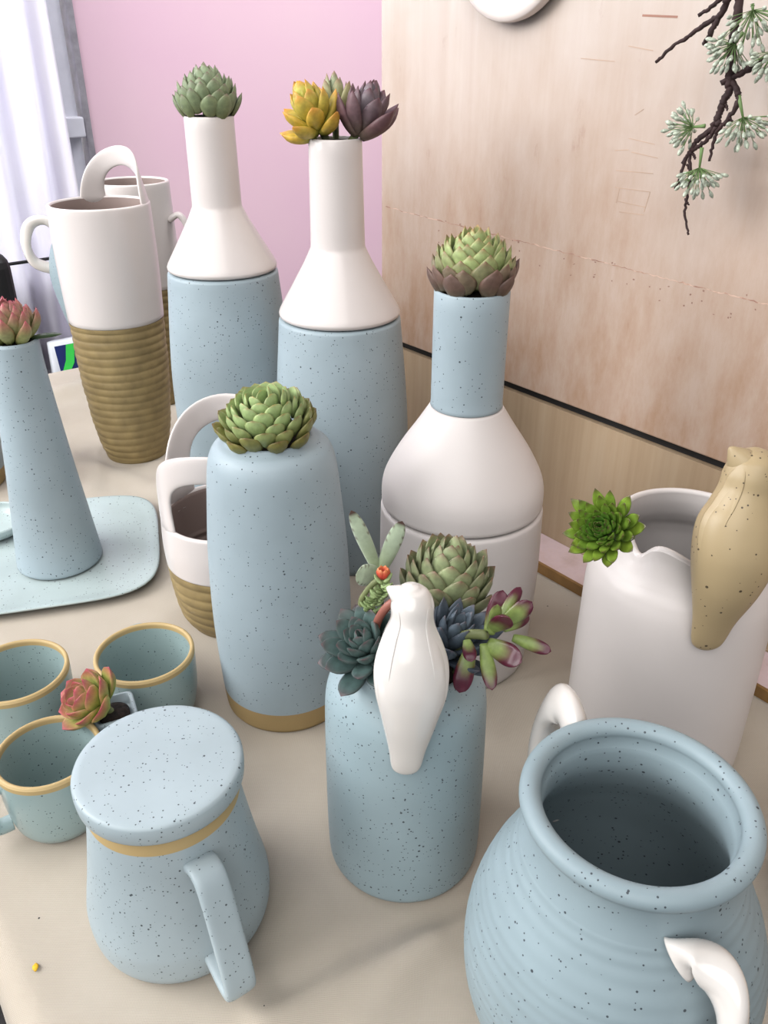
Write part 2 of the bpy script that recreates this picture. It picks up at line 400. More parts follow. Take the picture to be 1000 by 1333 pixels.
for k in range(46):
    u = random.uniform(560, 1000); v = 270 + (u - 500) * 0.25 + random.uniform(-6, 34)
    mark([(u, v), (u + random.uniform(1, 2.4), v + random.uniform(-1, 1))], random.uniform(0.0003, 0.0008), pn, sb)
M['nail'] = plain('dark_nail_hole', (150, 116, 102), 0.8); sb.build('nail_hole', M['nail'], pn, smooth=False)['kind'] = 'stuff'

# far wall: pink, then a window with a sheer curtain on its left
pk = board('wall_back', M['pink'], -1.5, 0.862, -0.08, 0.0, FL, 2.4, EF, NF, OF); pk['kind'] = 'structure'
M['whitewall'] = plain('white_wall', (232, 228, 238), 0.7, 0.02, 4)
wb = board('wall_left', M['whitewall'], 0.90, 2.6, -0.08, 0.0, FL, 0.06, EF, NF, OF); wb['kind'] = 'structure'
win = thing('window_1', None, None)
frame_obj(win, EF, NF, OF); win['kind'] = 'structure'
b = MB(); b.box((0.8655, -0.03, 0.0), (0.882, 0.012, 2.3)); bevel(b.build('window_frame', M['steel'], win, smooth=False), 0.003)
b = MB(); b.box((0.889, -0.05, 0.06), (0.93, -0.004, 2.3)); b.build('window_jamb', M['palegrey'], win, smooth=False)
b = MB(); b.box((0.888, -0.01, 0.335), (0.945, 0.03, 0.378)); bevel(b.build('window_latch', M['palegrey'], win, smooth=False), 0.004)
b = MB(); b.box((0.93, -0.034, 0.06), (2.6, -0.030, 2.3)); b.build('window_pane', M['pane'], win, smooth=False)
# curtain: pleated sheet
b = MB(); rows = []
for j in range(28):
    z = -0.17 + (2.25 + 0.17) * j / 27; row = []
    for i in range(220):
        e = 0.945 + 1.3 * i / 219
        w = 0.020 * math.sin(e * 62 + 0.5 * math.sin(z * 2.0)) + 0.010 * math.sin(e * 131 + z * 1.2) + 0.008 * math.sin(e * 23 + z)
        sl = -0.05 * (1 - j / 27) * math.sin(i * 0.05)
        row.append(b.ring([fp(e + sl * 0.2, 0.075 + w, z)])[0])
    rows.append(row)
for r0, r1 in zip(rows, rows[1:]):
    for i in range(219): b.f.append((r0[i], r0[i + 1], r1[i + 1], r1[i]))
cu = b.build('sheer_curtain', M['curtain']); tag(cu, 'white and lilac sheer pleated curtain hanging at the window, upper left', 'curtain')
so = cu.modifiers.new('solid', 'SOLIDIFY'); so.thickness = 0.001
rl = thing('curtain_rail', 'thin dark rail crossing in front of the sheer curtain', 'rail')
b = MB(); tube(b, [fp(0.97, 0.135, 0.105), fp(1.3, 0.135, 0.103), fp(1.8, 0.135, 0.100)], 0.0035, 8); b.build('bar', M['black'], rl)
for e_ in (0.972, 1.795):
    b = MB(); tube(b, [fp(e_, 0.0, 0.103), fp(e_, 0.137, 0.103)], 0.003, 8); b.build('bracket', M['black'], rl)

# things beyond the far end of the table
cs = thing('case', 'black upright case standing on the floor below the sheer curtain', 'case')
frame_obj(cs, EF, NF, fp(1.258, 0.27, FL))
b = MB(); b.box((-0.075, -0.06, 0), (0.12, 0.06, 0.925)); bevel(b.build('shell', M['black'], cs, smooth=False), 0.03, 4)
b = MB(); b.box((-0.020, 0.0602, 0.79), (0.07, 0.0640, 0.87)); M['bluegrey'] = plain('blue_grey_plastic', (120, 138, 158), 0.3); bevel(b.build('front_plate', M['bluegrey'], cs, smooth=False), 0.003)
bg = thing('shopping_bag', 'white printed bag with navy top and bright green stripe behind the table end', 'bag')
frame_obj(bg, EF, NF, fp(1.050, 0.32, FL)); bg.scale = (0.8, 0.8, 1.115)
b = MB(); rings = []
for z, w, d in ((0, 0.13, 0.06), (0.2, 0.135, 0.062), (0.45, 0.13, 0.055), (0.60, 0.125, 0.035), (0.66, 0.12, 0.014)):
    rings.append(b.ring([(w * math.copysign(abs(math.cos(t)) ** 0.4, math.cos(t)) + 0.004 * math.sin(5 * t + z * 20), d * math.copysign(abs(math.sin(t)) ** 0.4, math.sin(t)), z) for t in [2 * PI * k / 40 for k in range(40)]]))
for r0, r1 in zip(rings, rings[1:]): b.bridge(r0, r1)
b.cap(rings[0], True); b.cap(rings[-1]); b.build('sack', M['paper'], bg)
def bagface(z): 
    return 0.057 if z < 0.45 else 0.057 - 0.02 * (z - 0.45) / 0.15 if z < 0.6 else 0.037 - 0.021 * (z - 0.6) / 0.06
b = MB()
for pts, nm, mt in ((((-0.10, 0.655), (0.112, 0.655), (0.112, 0.598), (0.05, 0.612), (-0.10, 0.60)), 'printed_band', 'navy'), (((0.082, 0.655), (0.060, 0.655), (0.072, 0.622), (0.095, 0.600), (0.108, 0.608), (0.092, 0.628)), 'printed_stripe', 'green_print'), (((0.100, 0.592), (0.114, 0.592), (0.114, 0.572), (0.102, 0.570)), 'printed_dot', 'red')):
    b = MB(); lift = {'printed_band': 0.004, 'printed_stripe': 0.0055, 'printed_dot': 0.004}[nm]
    f0 = b.ring([(x, bagface(z) + lift, z) for x, z in pts]); f1 = b.ring([(x, bagface(z) + lift - 0.001, z) for x, z in pts])
    b.bridge(f0, f1); b.cap(f0); b.cap(f1, True); b.build(nm, M[mt], bg, smooth=False)

# ------------------------------------------------------------------ table and cloth
E1 = Vector((-0.2526, 0.3525, 0)); PD = -DW; QD = -NW       # p runs to the far end, q towards the wooden wall
def tp(p, q, z=0.0): return E1 + PD * p + QD * q + Vector((0, 0, z))
def topq(v): d = Vector(v) - E1; return d.dot(PD), d.dot(QD)
tb = thing('table', 'long table under the beige linen cloth', 'table', tp(0.35, 0.3, FL))
frame_obj(tb, QD, PD, tp(0, 0, FL)); H0 = -FL
b = MB(); b.box((0.012, -0.33, H0 - 0.035), (0.565, 1.06, H0 - 0.006)); bevel(b.build('tabletop', M['table_wood'], tb, smooth=False), 0.006)
for px_, qx in ((-0.28, 0.07), (-0.28, 0.50), (1.0, 0.07), (1.0, 0.50)):
    b = MB(); b.box((qx - 0.025, px_ - 0.025, 0.0), (qx + 0.025, px_ + 0.025, H0 - 0.0355)); bevel(b.build('leg', M['table_wood'], tb, smooth=False), 0.004)
FOLDS = [ # (p0,q0,p1,q1,height,width) ridge segments given through pixels
    ((645, 1195), (350, 1330), 0.0080, 0.012), ((560, 1235), (470, 1333), 0.005, 0.012),
    ((105, 505), (60, 520), 0.012, 0.03), ((210, 640), (95, 600), 0.005, 0.018), ((150, 560), (120, 640), 0.004, 0.014),
    ((720, 800), (640, 960), 0.002, 0.01), ((250, 1300), (330, 1320), 0.002, 0.01)]
FO = []
for (a, c, h, w) in FOLDS:
    A = topq(un(*a)); C_ = topq(un(*c)); FO.append((A, C_, h, w))
FREE = []   # discs the objects stand on, kept flat; filled before the cloth is built
def fold(p, q):
    z = 0.0
    for (A, C_, h, w) in FO:
        dx, dy = C_[0] - A[0], C_[1] - A[1]; L2 = dx * dx + dy * dy
        t = max(0, min(1, ((p - A[0]) * dx + (q - A[1]) * dy) / L2))
        d2 = (p - A[0] - dx * t) ** 2 + (q - A[1] - dy * t) ** 2
        z += h * math.exp(-d2 / (w * w)) * (0.55 + 0.45 * math.sin(PI * min(1, max(0, 0.15 + 0.7 * t))))
    z += 0.0008 * math.sin(p * 31 + q * 17) * math.sin(q * 27 - p * 9)
    k = 1.0
    for (fx, fy, r) in FREE:
        d = math.hypot(p - fx, q - fy); 
        if d < r + 0.03: k = min(k, max(0.0, (d - r - 0.002) / 0.028))
    return min(z * k * k * (3 - 2 * k), 0.03)

# ------------------------------------------------------------------ vase parts
def place(name, label, cat, x, y, z=0.0, rotz=0.0, group=None, r=0.05):
    FREE.append(topq((x, y, 0)) + (r,))
    return thing(name, label, cat, (x, y, z), rotz, group)
def az(cx, cy, u, v, z):
    p = un(u, v, z); return math.atan2(p.y - cy, p.x - cx)

# --- bottle vases
def bottle(x, y, label, zs, base_r, seam_r, neck_z, neck_r, top_z, top_r, top_mat, body_mat, neck_mat=None, belly=None, dome=((0.14, 0.945), (0.30, 0.77), (0.55, 0.49), (0.82, 0.20))):
    t = place('bottle_vase', label, 'vase', x, y, r=base_r)
    mid = belly or (base_r + seam_r) / 2 + 0.002
    sp = [(r, z) for z, r in spline([(0, base_r), (zs * 0.25, base_r * 0.6 + mid * 0.4 + 0.001), (zs * 0.6, mid), (zs - 0.004, seam_r)], 12)]
    o_ = [(0, 0), (base_r - 0.004, 0), (base_r - 0.0012, 0.0012)] + [p for p in sp if p[1] > 0.004] + [(seam_r - 0.0006, zs - 0.0018), (seam_r - 0.003, zs - 0.0006), (seam_r - 0.006, zs - 0.0004), (0.01, zs - 0.0004), (0, zs - 0.0004)]
    lathe('body', o_, M[body_mat], t)
    # upper part: rounded lower edge, concave shoulder, straight neck
    s_r = seam_r - 0.0006
    up = [(0, zs + 0.0002), (s_r - 0.006, zs + 0.0002), (s_r - 0.003, zs + 0.0006), (s_r - 0.0006, zs + 0.0022), (s_r - 0.0002, zs + 0.005)]
    hs = neck_z - zs
    kk = (lambda q: neck_r + (s_r - neck_r) * q)
    sh = spline([(s_r - 0.0002, zs + 0.005)] + [(kk(q), zs + hs * z_) for z_, q in dome] + [(neck_r + 0.0016, neck_z - 0.001)], 10)
    up += sh[1:]
    nk = [(neck_r + 0.0004, neck_z + 0.0015), (neck_r, neck_z + 0.004)]
    for k in range(1, 8): nk.append((neck_r + (top_r - neck_r) * k / 8, neck_z + (top_z - neck_z - 0.0015) * k / 8))
    w = 0.0036
    nk += [(top_r, top_z - 0.0015), (top_r - 0.0006, top_z - 0.0003), (top_r - 0.0016, top_z), (top_r - w + 0.0006, top_z - 0.0004), (top_r - w, top_z - 0.002), (top_r - w, top_z - 0.05), (0, top_z - 0.05)]
    if neck_mat:
        lathe('shoulder', up + [(neck_r + 0.0003, neck_z + 0.0002), (0.004, neck_z + 0.0002), (0, neck_z + 0.0002)], M[top_mat], t); lathe('neck', [(0, neck_z + 0.0003), (neck_r - 0.001, neck_z + 0.0003)] + nk, M[neck_mat], t)
    else:
        lathe('shoulder_and_neck', up + nk, M[top_mat], t)
    b2 = 0
    return t
B1 = (-0.178, 0.9306); B2 = (-0.0445, 0.8242); B3 = (0.0674, 0.6356)
bottle(B1[0], B1[1], 'tall blue bottle vase with white neck, left of the two, holding one grey-green succulent', 0.293, 0.066, 0.0605, 0.357, 0.0262, 0.446, 0.0252, 'white', 'blue', belly=0.069)
bottle(B2[0], B2[1], 'tall blue bottle vase with white neck holding the yellow and purple succulents', 0.271, 0.067, 0.0612, 0.336, 0.0262, 0.434, 0.0245, 'white', 'blue', belly=0.0695)
bottle(B3[0], B3[1], 'squat white bottle vase with a pale blue neck, in front of the wooden panel', 0.161, 0.066, 0.0702, 0.249, 0.0292, 0.344, 0.0292, 'white_matte', 'white_matte', 'blue', belly=0.071, dome=((0.20, 0.985), (0.34, 0.90), (0.56, 0.645), (0.82, 0.27)))

# --- tall blue vase with tan foot
def tall_vase(x, y, label, s=1.0):
    t = place('tall_vase', label, 'vase', x, y, r=0.053)
    ou, inn = vessel([(0, 0.0525), (0.004, 0.0535), (0.03, 0.0555), (0.09, 0.0575), (0.15, 0.0560), (0.20, 0.0520), (0.228, 0.0490), (0.2400, 0.0455), (0.2455, 0.0405), (0.2475, 0.0350), (0.2490, 0.0325)], 0.004, 0.006)
    lo, hi = split(ou, 0.0225)
    lathe('foot_band', lo, M['tan'], t); lathe('body', hi + inn, M['blue'], t)
    return t
TV = (-0.0855, 0.5720)
tall_vase(*TV, 'tall pale blue speckled vase with tan foot, front centre, topped by an open green rosette')
tall_vase(-0.560, 0.985, 'pale blue vase with tan foot cut off at the left edge, behind the cone vase')

# --- cone vase on plate
PLZ = 0.0075
pc = (-0.376, 0.800)
pl = place('plate', 'pale celadon rounded-square speckled plate under the cone vase', 'plate', pc[0], pc[1], rotz=R(15), r=0.10)
b = MB(); rings = []
def sq(t, s, ex=4.4):
    c, n_ = math.cos(t), math.sin(t); d = (abs(c) ** ex + abs(n_) ** ex) ** (-1 / ex); return c * d * s, n_ * d * s
for s, z in ((0.0, 0.001), (0.086, 0.001), (0.090, 0.0012), (0.108, 0.0055), (0.1165, 0.0085), (0.1180, 0.0100), (0.1175, 0.0112), (0.1155, 0.0113), (0.108, 0.0090), (0.098, 0.0072), (0.06, 0.0070), (0.0, 0.0070)):
    if s == 0: rings.append(b.ring([(0, 0, z)]))
    else: rings.append(b.ring([sq(2 * PI * k / 96, s) + (z,) for k in range(96)]))
for a, c in zip(rings, rings[1:]):
    if len(a) == 1:
        for k in range(96): b.f.append((a[0], c[(k + 1) % 96], c[k]))
    elif len(c) == 1:
        for k in range(96): b.f.append((a[k], a[(k + 1) % 96], c[0]))
    else: b.bridge(a, c)
b.build('dish', M['plate'], pl)
CV = (-0.3605, 0.783)
cv = thing('cone_vase', 'slim pale blue cone vase standing on the square plate', 'vase', CV + (PLZ,))
ou, inn = vessel([(0, 0.0440), (0.003, 0.0452), (0.05, 0.0405), (0.12, 0.0335), (0.2, 0.0268), (0.2500, 0.0238)], 0.003, 0.006)
lathe('body', ou + inn, M['blue'], cv)
dsx, dsy = -0.462, 0.846
sd = thing('saucer', 'small pale round saucer on the square plate, at the left edge', 'dish', (dsx, dsy, PLZ))
ou, inn = vessel([(0, 0.030), (0.003, 0.034), (0.010, 0.0405), (0.016, 0.042)], 0.003, 0.004)
lathe('bowl', ou + inn, M['plate'], sd)

# --- cups with tan rims
def cup(x, y, label, r, h, hz):
    t = place('cup', label, 'cup', x, y, rotz=hz, group='small handled cups', r=r * 0.8)
    ou, inn = vessel([(0, r * 0.70), (0.004, r * 0.80), (0.012, r * 0.90), (0.028, r * 0.965), (h * 0.7, r * 0.99), (h - 0.0018, r)], 0.0036, 0.005)
    lo, hi = split(ou, h - 0.0058)
    lathe('body', lo, M['cup'], t)
    k = next(i for i, p in enumerate(inn) if p[1] < h - 0.004 and i > 6)
    lathe('rim', hi + inn[:k + 1], M['rimtan'], t); lathe('inside', inn[k:], M['cup'], t)
    pth = spl3([(r * 0.95, 0, h * 0.78), (r * 1.28, 0, h * 0.80), (r * 1.52, 0, h * 0.60), (r * 1.45, 0, h * 0.36), (r * 1.2, 0, h * 0.24), (r * 0.93, 0, h * 0.23)], 8)
    sweep('handle', pth, (0, 1, 0), 0.0068, 0.0042, M['cup'], t, ex=2.4)
    return t
cA = un(187.5, 847, 0.066); cB = un(20, 871, 0.066); cC = un(61.5, 976, 0.066)
cup(cA.x, cA.y, 'sea-green cup with tan rim just behind the lidded mug', 0.0408, 0.066, R(112))
cup(cB.x, cB.y, 'sea-green cup with tan rim cut off by the left edge, behind another cup', 0.0408, 0.066, R(160))
cup(cC.x, cC.y, 'sea-green cup with tan rim left of the lidded mug, handle pointing left', 0.0368, 0.066, R(215))

# --- lidded mug
MG = (-0.1336, 0.3575)
mg = place('mug', 'large pale blue speckled mug with lid, square handle and tan rim band', 'mug', MG[0], MG[1], r=0.054)
ou, inn = vessel([(0, 0.0510), (0.004, 0.0545), (0.012, 0.0572), (0.026, 0.0580), (0.036, 0.0568), (0.055, 0.0533), (0.080, 0.0493), (0.105, 0.0458), (0.1172, 0.0446)], 0.004, 0.006)
lo, hi = split(ou, 0.1075)
lathe('body', lo, M['blue_mug'], mg); lathe('rim_band', hi + inn, M['rimtan'], mg)
ha = az(MG[0], MG[1], 297, 1258, 0.025)
hd = Vector((math.cos(ha), math.sin(ha), 0)); hs = Vector((-hd.y, hd.x, 0))
pth = spl3([hd * x + Vector((0, 0, z)) for x, z in ((0.0450, 0.0930), (0.0540, 0.0975), (0.0625, 0.0950), (0.0700, 0.0810), (0.0785, 0.0560), (0.0855, 0.0330), (0.0850, 0.0225), (0.0775, 0.0185), (0.067, 0.0205), (0.0550, 0.0240))], 9)
sweep('handle', pth, hs, 0.0094, 0.0036, M['blue_mug'], mg, n=28, ex=3.6)
ld = thing('lid', 'flat round pale blue speckled lid resting on the large mug', 'lid', (MG[0], MG[1], 0.1195))
lathe('disc', [(0, 0), (0.0470, 0), (0.0485, 0.0006), (0.0493, 0.0022), (0.0498, 0.0075), (0.0497, 0.0124), (0.0491, 0.0139), (0.0476, 0.0147), (0.0440, 0.0150), (0.02, 0.0150), (0, 0.0150)], M['blue_mug'], ld)
lathe('plug', [(0.0400, 0.0), (0.0400, -0.006), (0.039, -0.008), (0, -0.008)], M['rimtan'], ld)

# --- basket vases (white over ribbed tan)
def basket(name, label, x, y, h, split_z, rb, rt, mid, arches, dip=0.0, tilt=0.0, ribs=0.0105, r=None):
    t = place(name, label, 'vase', x, y, r=rb)
    keys = [(0, rb), (0.004, rb + 0.002), (h * 0.12, rb + (mid - rb) * 0.55), (h * 0.35, mid - 0.001), (split_z, mid + 0.001), (h * 0.8, rt + 0.001), (h, rt)]
    sp = [(rr, z) for z, rr in spline(keys, 14)]
    import bisect
    def rad(z):
        for (r0, z0), (r1, z1) in zip(sp, sp[1:]):
            if z0 <= z <= z1: return r0 + (r1 - r0) * (z - z0) / max(z1 - z0, 1e-6)
        return sp[-1][0]
    lo = [(0, 0), (rb - 0.004, 0)]
    n = int(split_z / 0.0011)
    for k in range(1, n + 1):
        z = split_z * k / n; lo.append((rad(z) + (0.0013 * abs(math.sin(PI * z / ribs)) ** 0.7 - 0.0008) * min(1, z / 0.01), z))
    def wob(t_, r_, z_):
        return (r_ + (0.0003 * math.sin(t_ * 5 + z_ * 140) if 0.004 < z_ < split_z and r_ > 0.01 else 0), z_ + (0.0007 * math.sin(t_ * 2 + z_ * 60) if 0.004 < z_ < split_z - 0.006 else 0))
    lathe('ribbed_base', lo, M['ribtan'], t, seg=120, mod=wob)
    hi = [(rad(split_z) - 0.0005, split_z - 0.0002), (rad(split_z) + 0.0008, split_z + 0.0008)]
    for k in range(1, 25):
        z = split_z + (h - split_z) * k / 24; hi.append((rad(z) + 0.0008, z))
    w = 0.0050; rr = hi[-1][0]
    for k in range(1, 7): hi.append((rr - w / 2 + w / 2 * math.cos(PI * k / 6), h + w / 2 * math.sin(PI * k / 6)))
    def dipf(t_, r_, z_):
        return r_, z_ + dip * max(0, (z_ - split_z) / (h - split_z)) ** 3 * math.sin(t_ - R(90)) * 0
    lathe('white_top', hi, M['white'], t)
    inn = [(rr - w, h)]
    for k in range(1, 60):
        z = h - (h - 0.008) * k / 59; inn.append((rad(z) - w + 0.0012 * math.sin(2 * PI * z / ribs) * (1 if z < split_z else 0), z))
    inn += [(inn[-1][0] * 0.9, 0.007), (0, 0.007)]
    lathe('inside', inn, M['greyin'], t)
    for (a0, a1, hh, ww, lean) in arches:
        pts = []
        A = Vector((math.cos(a0), math.sin(a0), 0)); Bv = Vector((math.cos(a1), math.sin(a1), 0))
        for k in range(33):
            u = k / 32; ph = PI * u
            ang = a0 + (a1 - a0) * (0.5 - 0.5 * math.cos(ph) * (1 - 0.0))
            rad_ = (rr - w / 2) * (1 - lean * math.sin(ph))
            z = h - 0.012 + (hh + 0.012) * math.sin(ph) ** 0.62
            pts.append(Vector((rad_ * math.cos(ang), rad_ * math.sin(ang), z)))
        b = MB(); rings = []
        for i, p in enumerate(pts):
            T = (pts[min(i + 1, 32)] - pts[max(i - 1, 0)]).normalized()
            U = Vector((p.x, p.y, 0)).normalized(); U = (U - T * U.dot(T)).normalized(); S = T.cross(U)
            fl = 1 + (0.9 if lean == 0 else 0.55) * (abs(i - 16) / 16) ** 4
            R0 = math.hypot(p.x, p.y); ring_ = []
            for k in range(24):
                q = 2 * PI * k / 24; c_, s_ = math.cos(q), math.sin(q)
                w_ = p + S * (ww * fl * math.copysign(abs(c_) ** 0.75, c_))
                hr = math.hypot(w_.x, w_.y); rn_ = R0 + (hr - R0) * (0.0 if lean == 0 else 0.35)
                off = 0.0026 * math.copysign(abs(s_) ** 0.75, s_)
                w_ = Vector((w_.x / hr * rn_, w_.y / hr * rn_, w_.z))
                ring_.append(w_ + (U * off if abs(i - 16) < 15 else Vector((w_.x, w_.y, 0)).normalized() * off))
            rings.append(b.ring(ring_))
        for r0, r1 in zip(rings, rings[1:]): b.bridge(r0, r1)
        b.cap(rings[0], True); b.cap(rings[-1]); b.build('handle', M['white'], t)
    return t
K7 = (-0.3535, 1.083)
basket('basket_vase', 'tall white vase with a looped handle and ribbed olive-tan lower half', K7[0], K7[1], 0.338, 0.196, 0.0400, 0.0610, 0.0590, [(R(114), R(0), 0.052, 0.0115, 0.22)])
basket('basket_vase', 'white vase with ribbed tan base standing behind the loop-handled tall vase', -0.372, 1.300, 0.336, 0.188, 0.042, 0.0540, 0.0550, [])
k8 = bpy.data.objects['basket_vase.001']
sweep('handle', spl3([(0.0530, -0.012, 0.285), (0.0680, -0.012, 0.292), (0.0790, -0.012, 0.272), (0.0740, -0.012, 0.246), (0.0535, -0.012, 0.232)], 8), (0, 1, 0), 0.0075, 0.0045, M['white'], k8, ex=2.2)
K12 = (-0.150, 0.693)
k12 = basket('basket_vase', 'short white vase with two loop handles and ribbed tan base, beside the tall blue vase', K12[0], K12[1], 0.118, 0.072, 0.046, 0.0610, 0.0600, [(R(-92 - 61), R(-92 + 61), 0.072, 0.0130, 0.0), (R(92 + 61), R(92 - 61), 0.084, 0.0130, 0.0)])

# --- jugs
def jug(name, label, x, y, keys, hang, scale=1.0, mat='jug', hz0=0.168, thick=0.0085):
    t = place(name, label, 'jug', x, y, r=keys[0][1])
    sp = spline(keys, 26)
    o_ = [(0, 0), (sp[0][1] - 0.004, 0)]
    zt = keys[-1][0]
    for z, r_ in sp:
        if z > 0.003: o_.append((r_ + 0.00013 * math.sin(2 * PI * z / 0.0075 + 1.2 * math.sin(z * 160)) * (1 if z < zt * 0.86 else 0), z))
    inn = []
    rt = sp[-1][1]; lip = thick
    # rolled lip: thick round bead
    for k in range(1, 15):
        q = -0.55 * PI + 1.75 * PI * k / 14
        inn.append((rt - 0.001 + lip * 0.62 * math.cos(q), zt + lip * 0.42 + lip * 0.60 * math.sin(q)))
    ri = inn[-1][0]
    for z, r_ in reversed(sp):
        rr = r_ - 0.006
        if 0.012 < z < zt - 0.004: inn.append((min(rr, ri + 0.03), z))
    inn += [(inn[-1][0] * 0.9, 0.009), (0, 0.008)]
    lathe('body', o_, M[mat], t); lathe('lip_and_inside', [o_[-1]] + inn, M[mat], t)
    return t
JG = (0.1206, 0.2763)
jk = [(0, 0.048), (0.006, 0.0525), (0.03, 0.066), (0.062, 0.0758), (0.095, 0.0765), (0.125, 0.0690), (0.150, 0.0575), (0.166, 0.0512), (0.178, 0.0500), (0.186, 0.0520)]
jg = jug('jug', 'large grey-blue ribbed jug with rolled lip and white twisted handles, front right', JG[0], JG[1], jk, None)
def twisted_handle(parent, a, pts, r=0.0078, tw=9.0):
    d = Vector((math.cos(a), math.sin(a), 0)); s = Vector((-d.y, d.x, 0))
    P = spl3([d * x + s * q + Vector((0, 0, z)) for x, q, z in pts], 12); n = len(P)
    ws = [r * (1.05 + 0.25 * (1 - i / (n - 1))) for i in range(n)]; hs_ = [r * 0.80] * n
    ws[0] *= 0.7; hs_[0] *= 0.7; ws[-1] *= 0.8
    sweep('handle', P, None, ws, hs_, M['gloss_white'], parent, n=24, ex=2.0, twist=tw)
a1 = az(JG[0], JG[1], 905, 1262, 0.150)
twisted_handle(jg, a1, [(0.0565, -0.010, 0.1590), (0.0605, -0.003, 0.1650), (0.0715, 0.002, 0.1610), (0.0810, 0.004, 0.1440), (0.0860, 0.003, 0.1200), (0.0840, 0.0, 0.098), (0.0760, 0.0, 0.085)])
a2 = az(JG[0], JG[1], 728, 935, 0.172)
twisted_handle(jg, a2, [(0.0535, 0.0, 0.1660), (0.0650, 0.001, 0.1850), (0.0780, 0.002, 0.1850), (0.0880, 0.0, 0.165), (0.0890, 0.0, 0.130), (0.0780, 0.0, 0.095)], 0.0095, 4.0)
bj = jug('jug', 'slate-blue ribbed jug with a white handle behind the tall loop-handled vase', -0.487, 1.41, [(0, 0.036), (0.01, 0.038), (0.07, 0.048), (0.14, 0.064), (0.185, 0.069), (0.225, 0.060), (0.250, 0.042), (0.268, 0.036)], None, thick=0.006)
ah = R(200)
d_ = Vector((math.cos(ah), math.sin(ah), 0))
P = spl3([d_ * 0.040 + Vector((0, 0, 0.252)), d_ * 0.062 + Vector((0, 0, 0.268)), d_ * 0.085 + Vector((0, 0, 0.262)), d_ * 0.096 + Vector((0, 0, 0.235)), d_ * 0.089 + Vector((0, 0, 0.205)), d_ * 0.064 + Vector((0, 0, 0.192))], 10)
sweep('handle', P, None, 0.0092, 0.0075, M['gloss_white'], bj, n=20, ex=2, twist=6)
sb_ = place('bowl', 'grey-blue pot just showing at the right edge beside the large jug', 'pot', 0.300, 0.357, r=0.03)
ou, inn = vessel([(0, 0.026), (0.006, 0.031), (0.02, 0.038), (0.04, 0.0405), (0.055, 0.040)], 0.004, 0.006)
lathe('body', ou + inn, M['jug'], sb_)

# --- jars with perching ceramic birds
def ceramic_bird(parent, mat, base, up_pts, facing, headturn, size):
    """body lofted along a spine from tail tip to crown; base/up in jar-local coordinates"""
    d = Vector((math.cos(facing), math.sin(facing), 0)); s = Vector((-d.y, d.x, 0))    # d: outward (towards viewer), s: sideways (viewer right)
    keys = up_pts   # (out, side, z, half width, half depth)
    sp = spline(keys, 9); b = MB(); rings = []; n = 36
    P = [d * k[0] + s * k[1] + Vector((0, 0, k[2])) for k in sp]
    for i, k in enumerate(sp):
        T = (P[min(i + 1, len(P) - 1)] - P[max(i - 1, 0)]).normalized()
        S = (s - T * s.dot(T)).normalized(); U = S.cross(T).normalized()
        if U.dot(d) < 0: U = -U
        w, h = max(k[3], 0.0004), max(k[4], 0.0004); f = i / (len(sp) - 1)
        pts = []
        for j in range(n):
            q = 2 * PI * j / n; c, n_ = math.cos(q), math.sin(q)
            g = 1.0
            if 0.22 < f < 0.72:      # folded wings: raised lobes either side of a shallow back groove
                m = math.sin((f - 0.22) / 0.5 * PI)
                g += m * (0.05 * math.cos(2 * (q - R(62))) * (1 if n_ > 0 else 0) * (1 if c > 0 else 0) + 0.05 * math.cos(2 * (q - R(118))) * (1 if n_ > 0 and c < 0 else 0))
            pts.append(P[i] + S * (w * c * g) + U * (h * n_ * g))
        rings.append(b.ring(pts))
    for r0, r1 in zip(rings, rings[1:]): b.bridge(r0, r1)
    b.cap(rings[0], True); b.cap(rings[-1])
    bird = b.build('bird', mat, parent)
    # beak
    hk = keys[headturn[0]]; hc = d * hk[0] + s * hk[1] + Vector((0, 0, hk[2]))
    bd = (s * headturn[1] + d * headturn[2] + Vector((0, 0, headturn[3]))).normalized()
    bb = MB(); pp = [hc + bd * x for x in (0.0, hk[3] * 0.6, hk[3] * 1.0, hk[3] * 1.32, hk[3] * 1.40)]
    rr = [hk[3] * 0.75, hk[3] * 0.62, hk[3] * 0.36, hk[3] * 0.13, hk[3] * 0.03]
    sweep('', pp, None, rr, rr, None, n=16, ex=2, b=bb); bb.build('beak', mat, bird)
    # wings: thin tear-drop shells laid on the sides
    for sg in (-1, 1):
        wb = MB(); rg = []
        i0, i1 = int(len(sp) * 0.20), int(len(sp) * 0.74)
        for i in range(i0, i1 + 1):
            f = (i - i0) / (i1 - i0); k = sp[i]; T = (P[min(i + 1, len(P) - 1)] - P[max(i - 1, 0)]).normalized()
            S = (s - T * s.dot(T)).normalized(); U = S.cross(T).normalized()
            if U.dot(d) < 0: U = -U
            q0 = R(90) - sg * R(58 - 8 * f); prof_ = math.sin(PI * min(1, f * 0.98 + 0.01)) ** 0.55 * (0.35 + 0.65 * f)
            cw = P[i] + S * (k[3] * math.cos(q0) * 0.97) + U * (k[4] * math.sin(q0) * 0.97)
            tn = (S * (-math.sin(q0) * k[3]) + U * (math.cos(q0) * k[4])).normalized(); nn = tn.cross(T)
            if nn.dot(cw - P[i]) < 0: nn = -nn
            rg.append(wb.ring([cw + tn * (k[3] * 0.52 * prof_ * math.cos(q)) + nn * (0.0010 * prof_ * math.sin(q) + 0.0001) for q in [2 * PI * j / 16 for j in range(16)]]))
        for r0, r1 in zip(rg, rg[1:]): wb.bridge(r0, r1)
        wb.cap(rg[0]); wb.cap(rg[-1], True); wb.build('wing', mat, bird)
    return bird
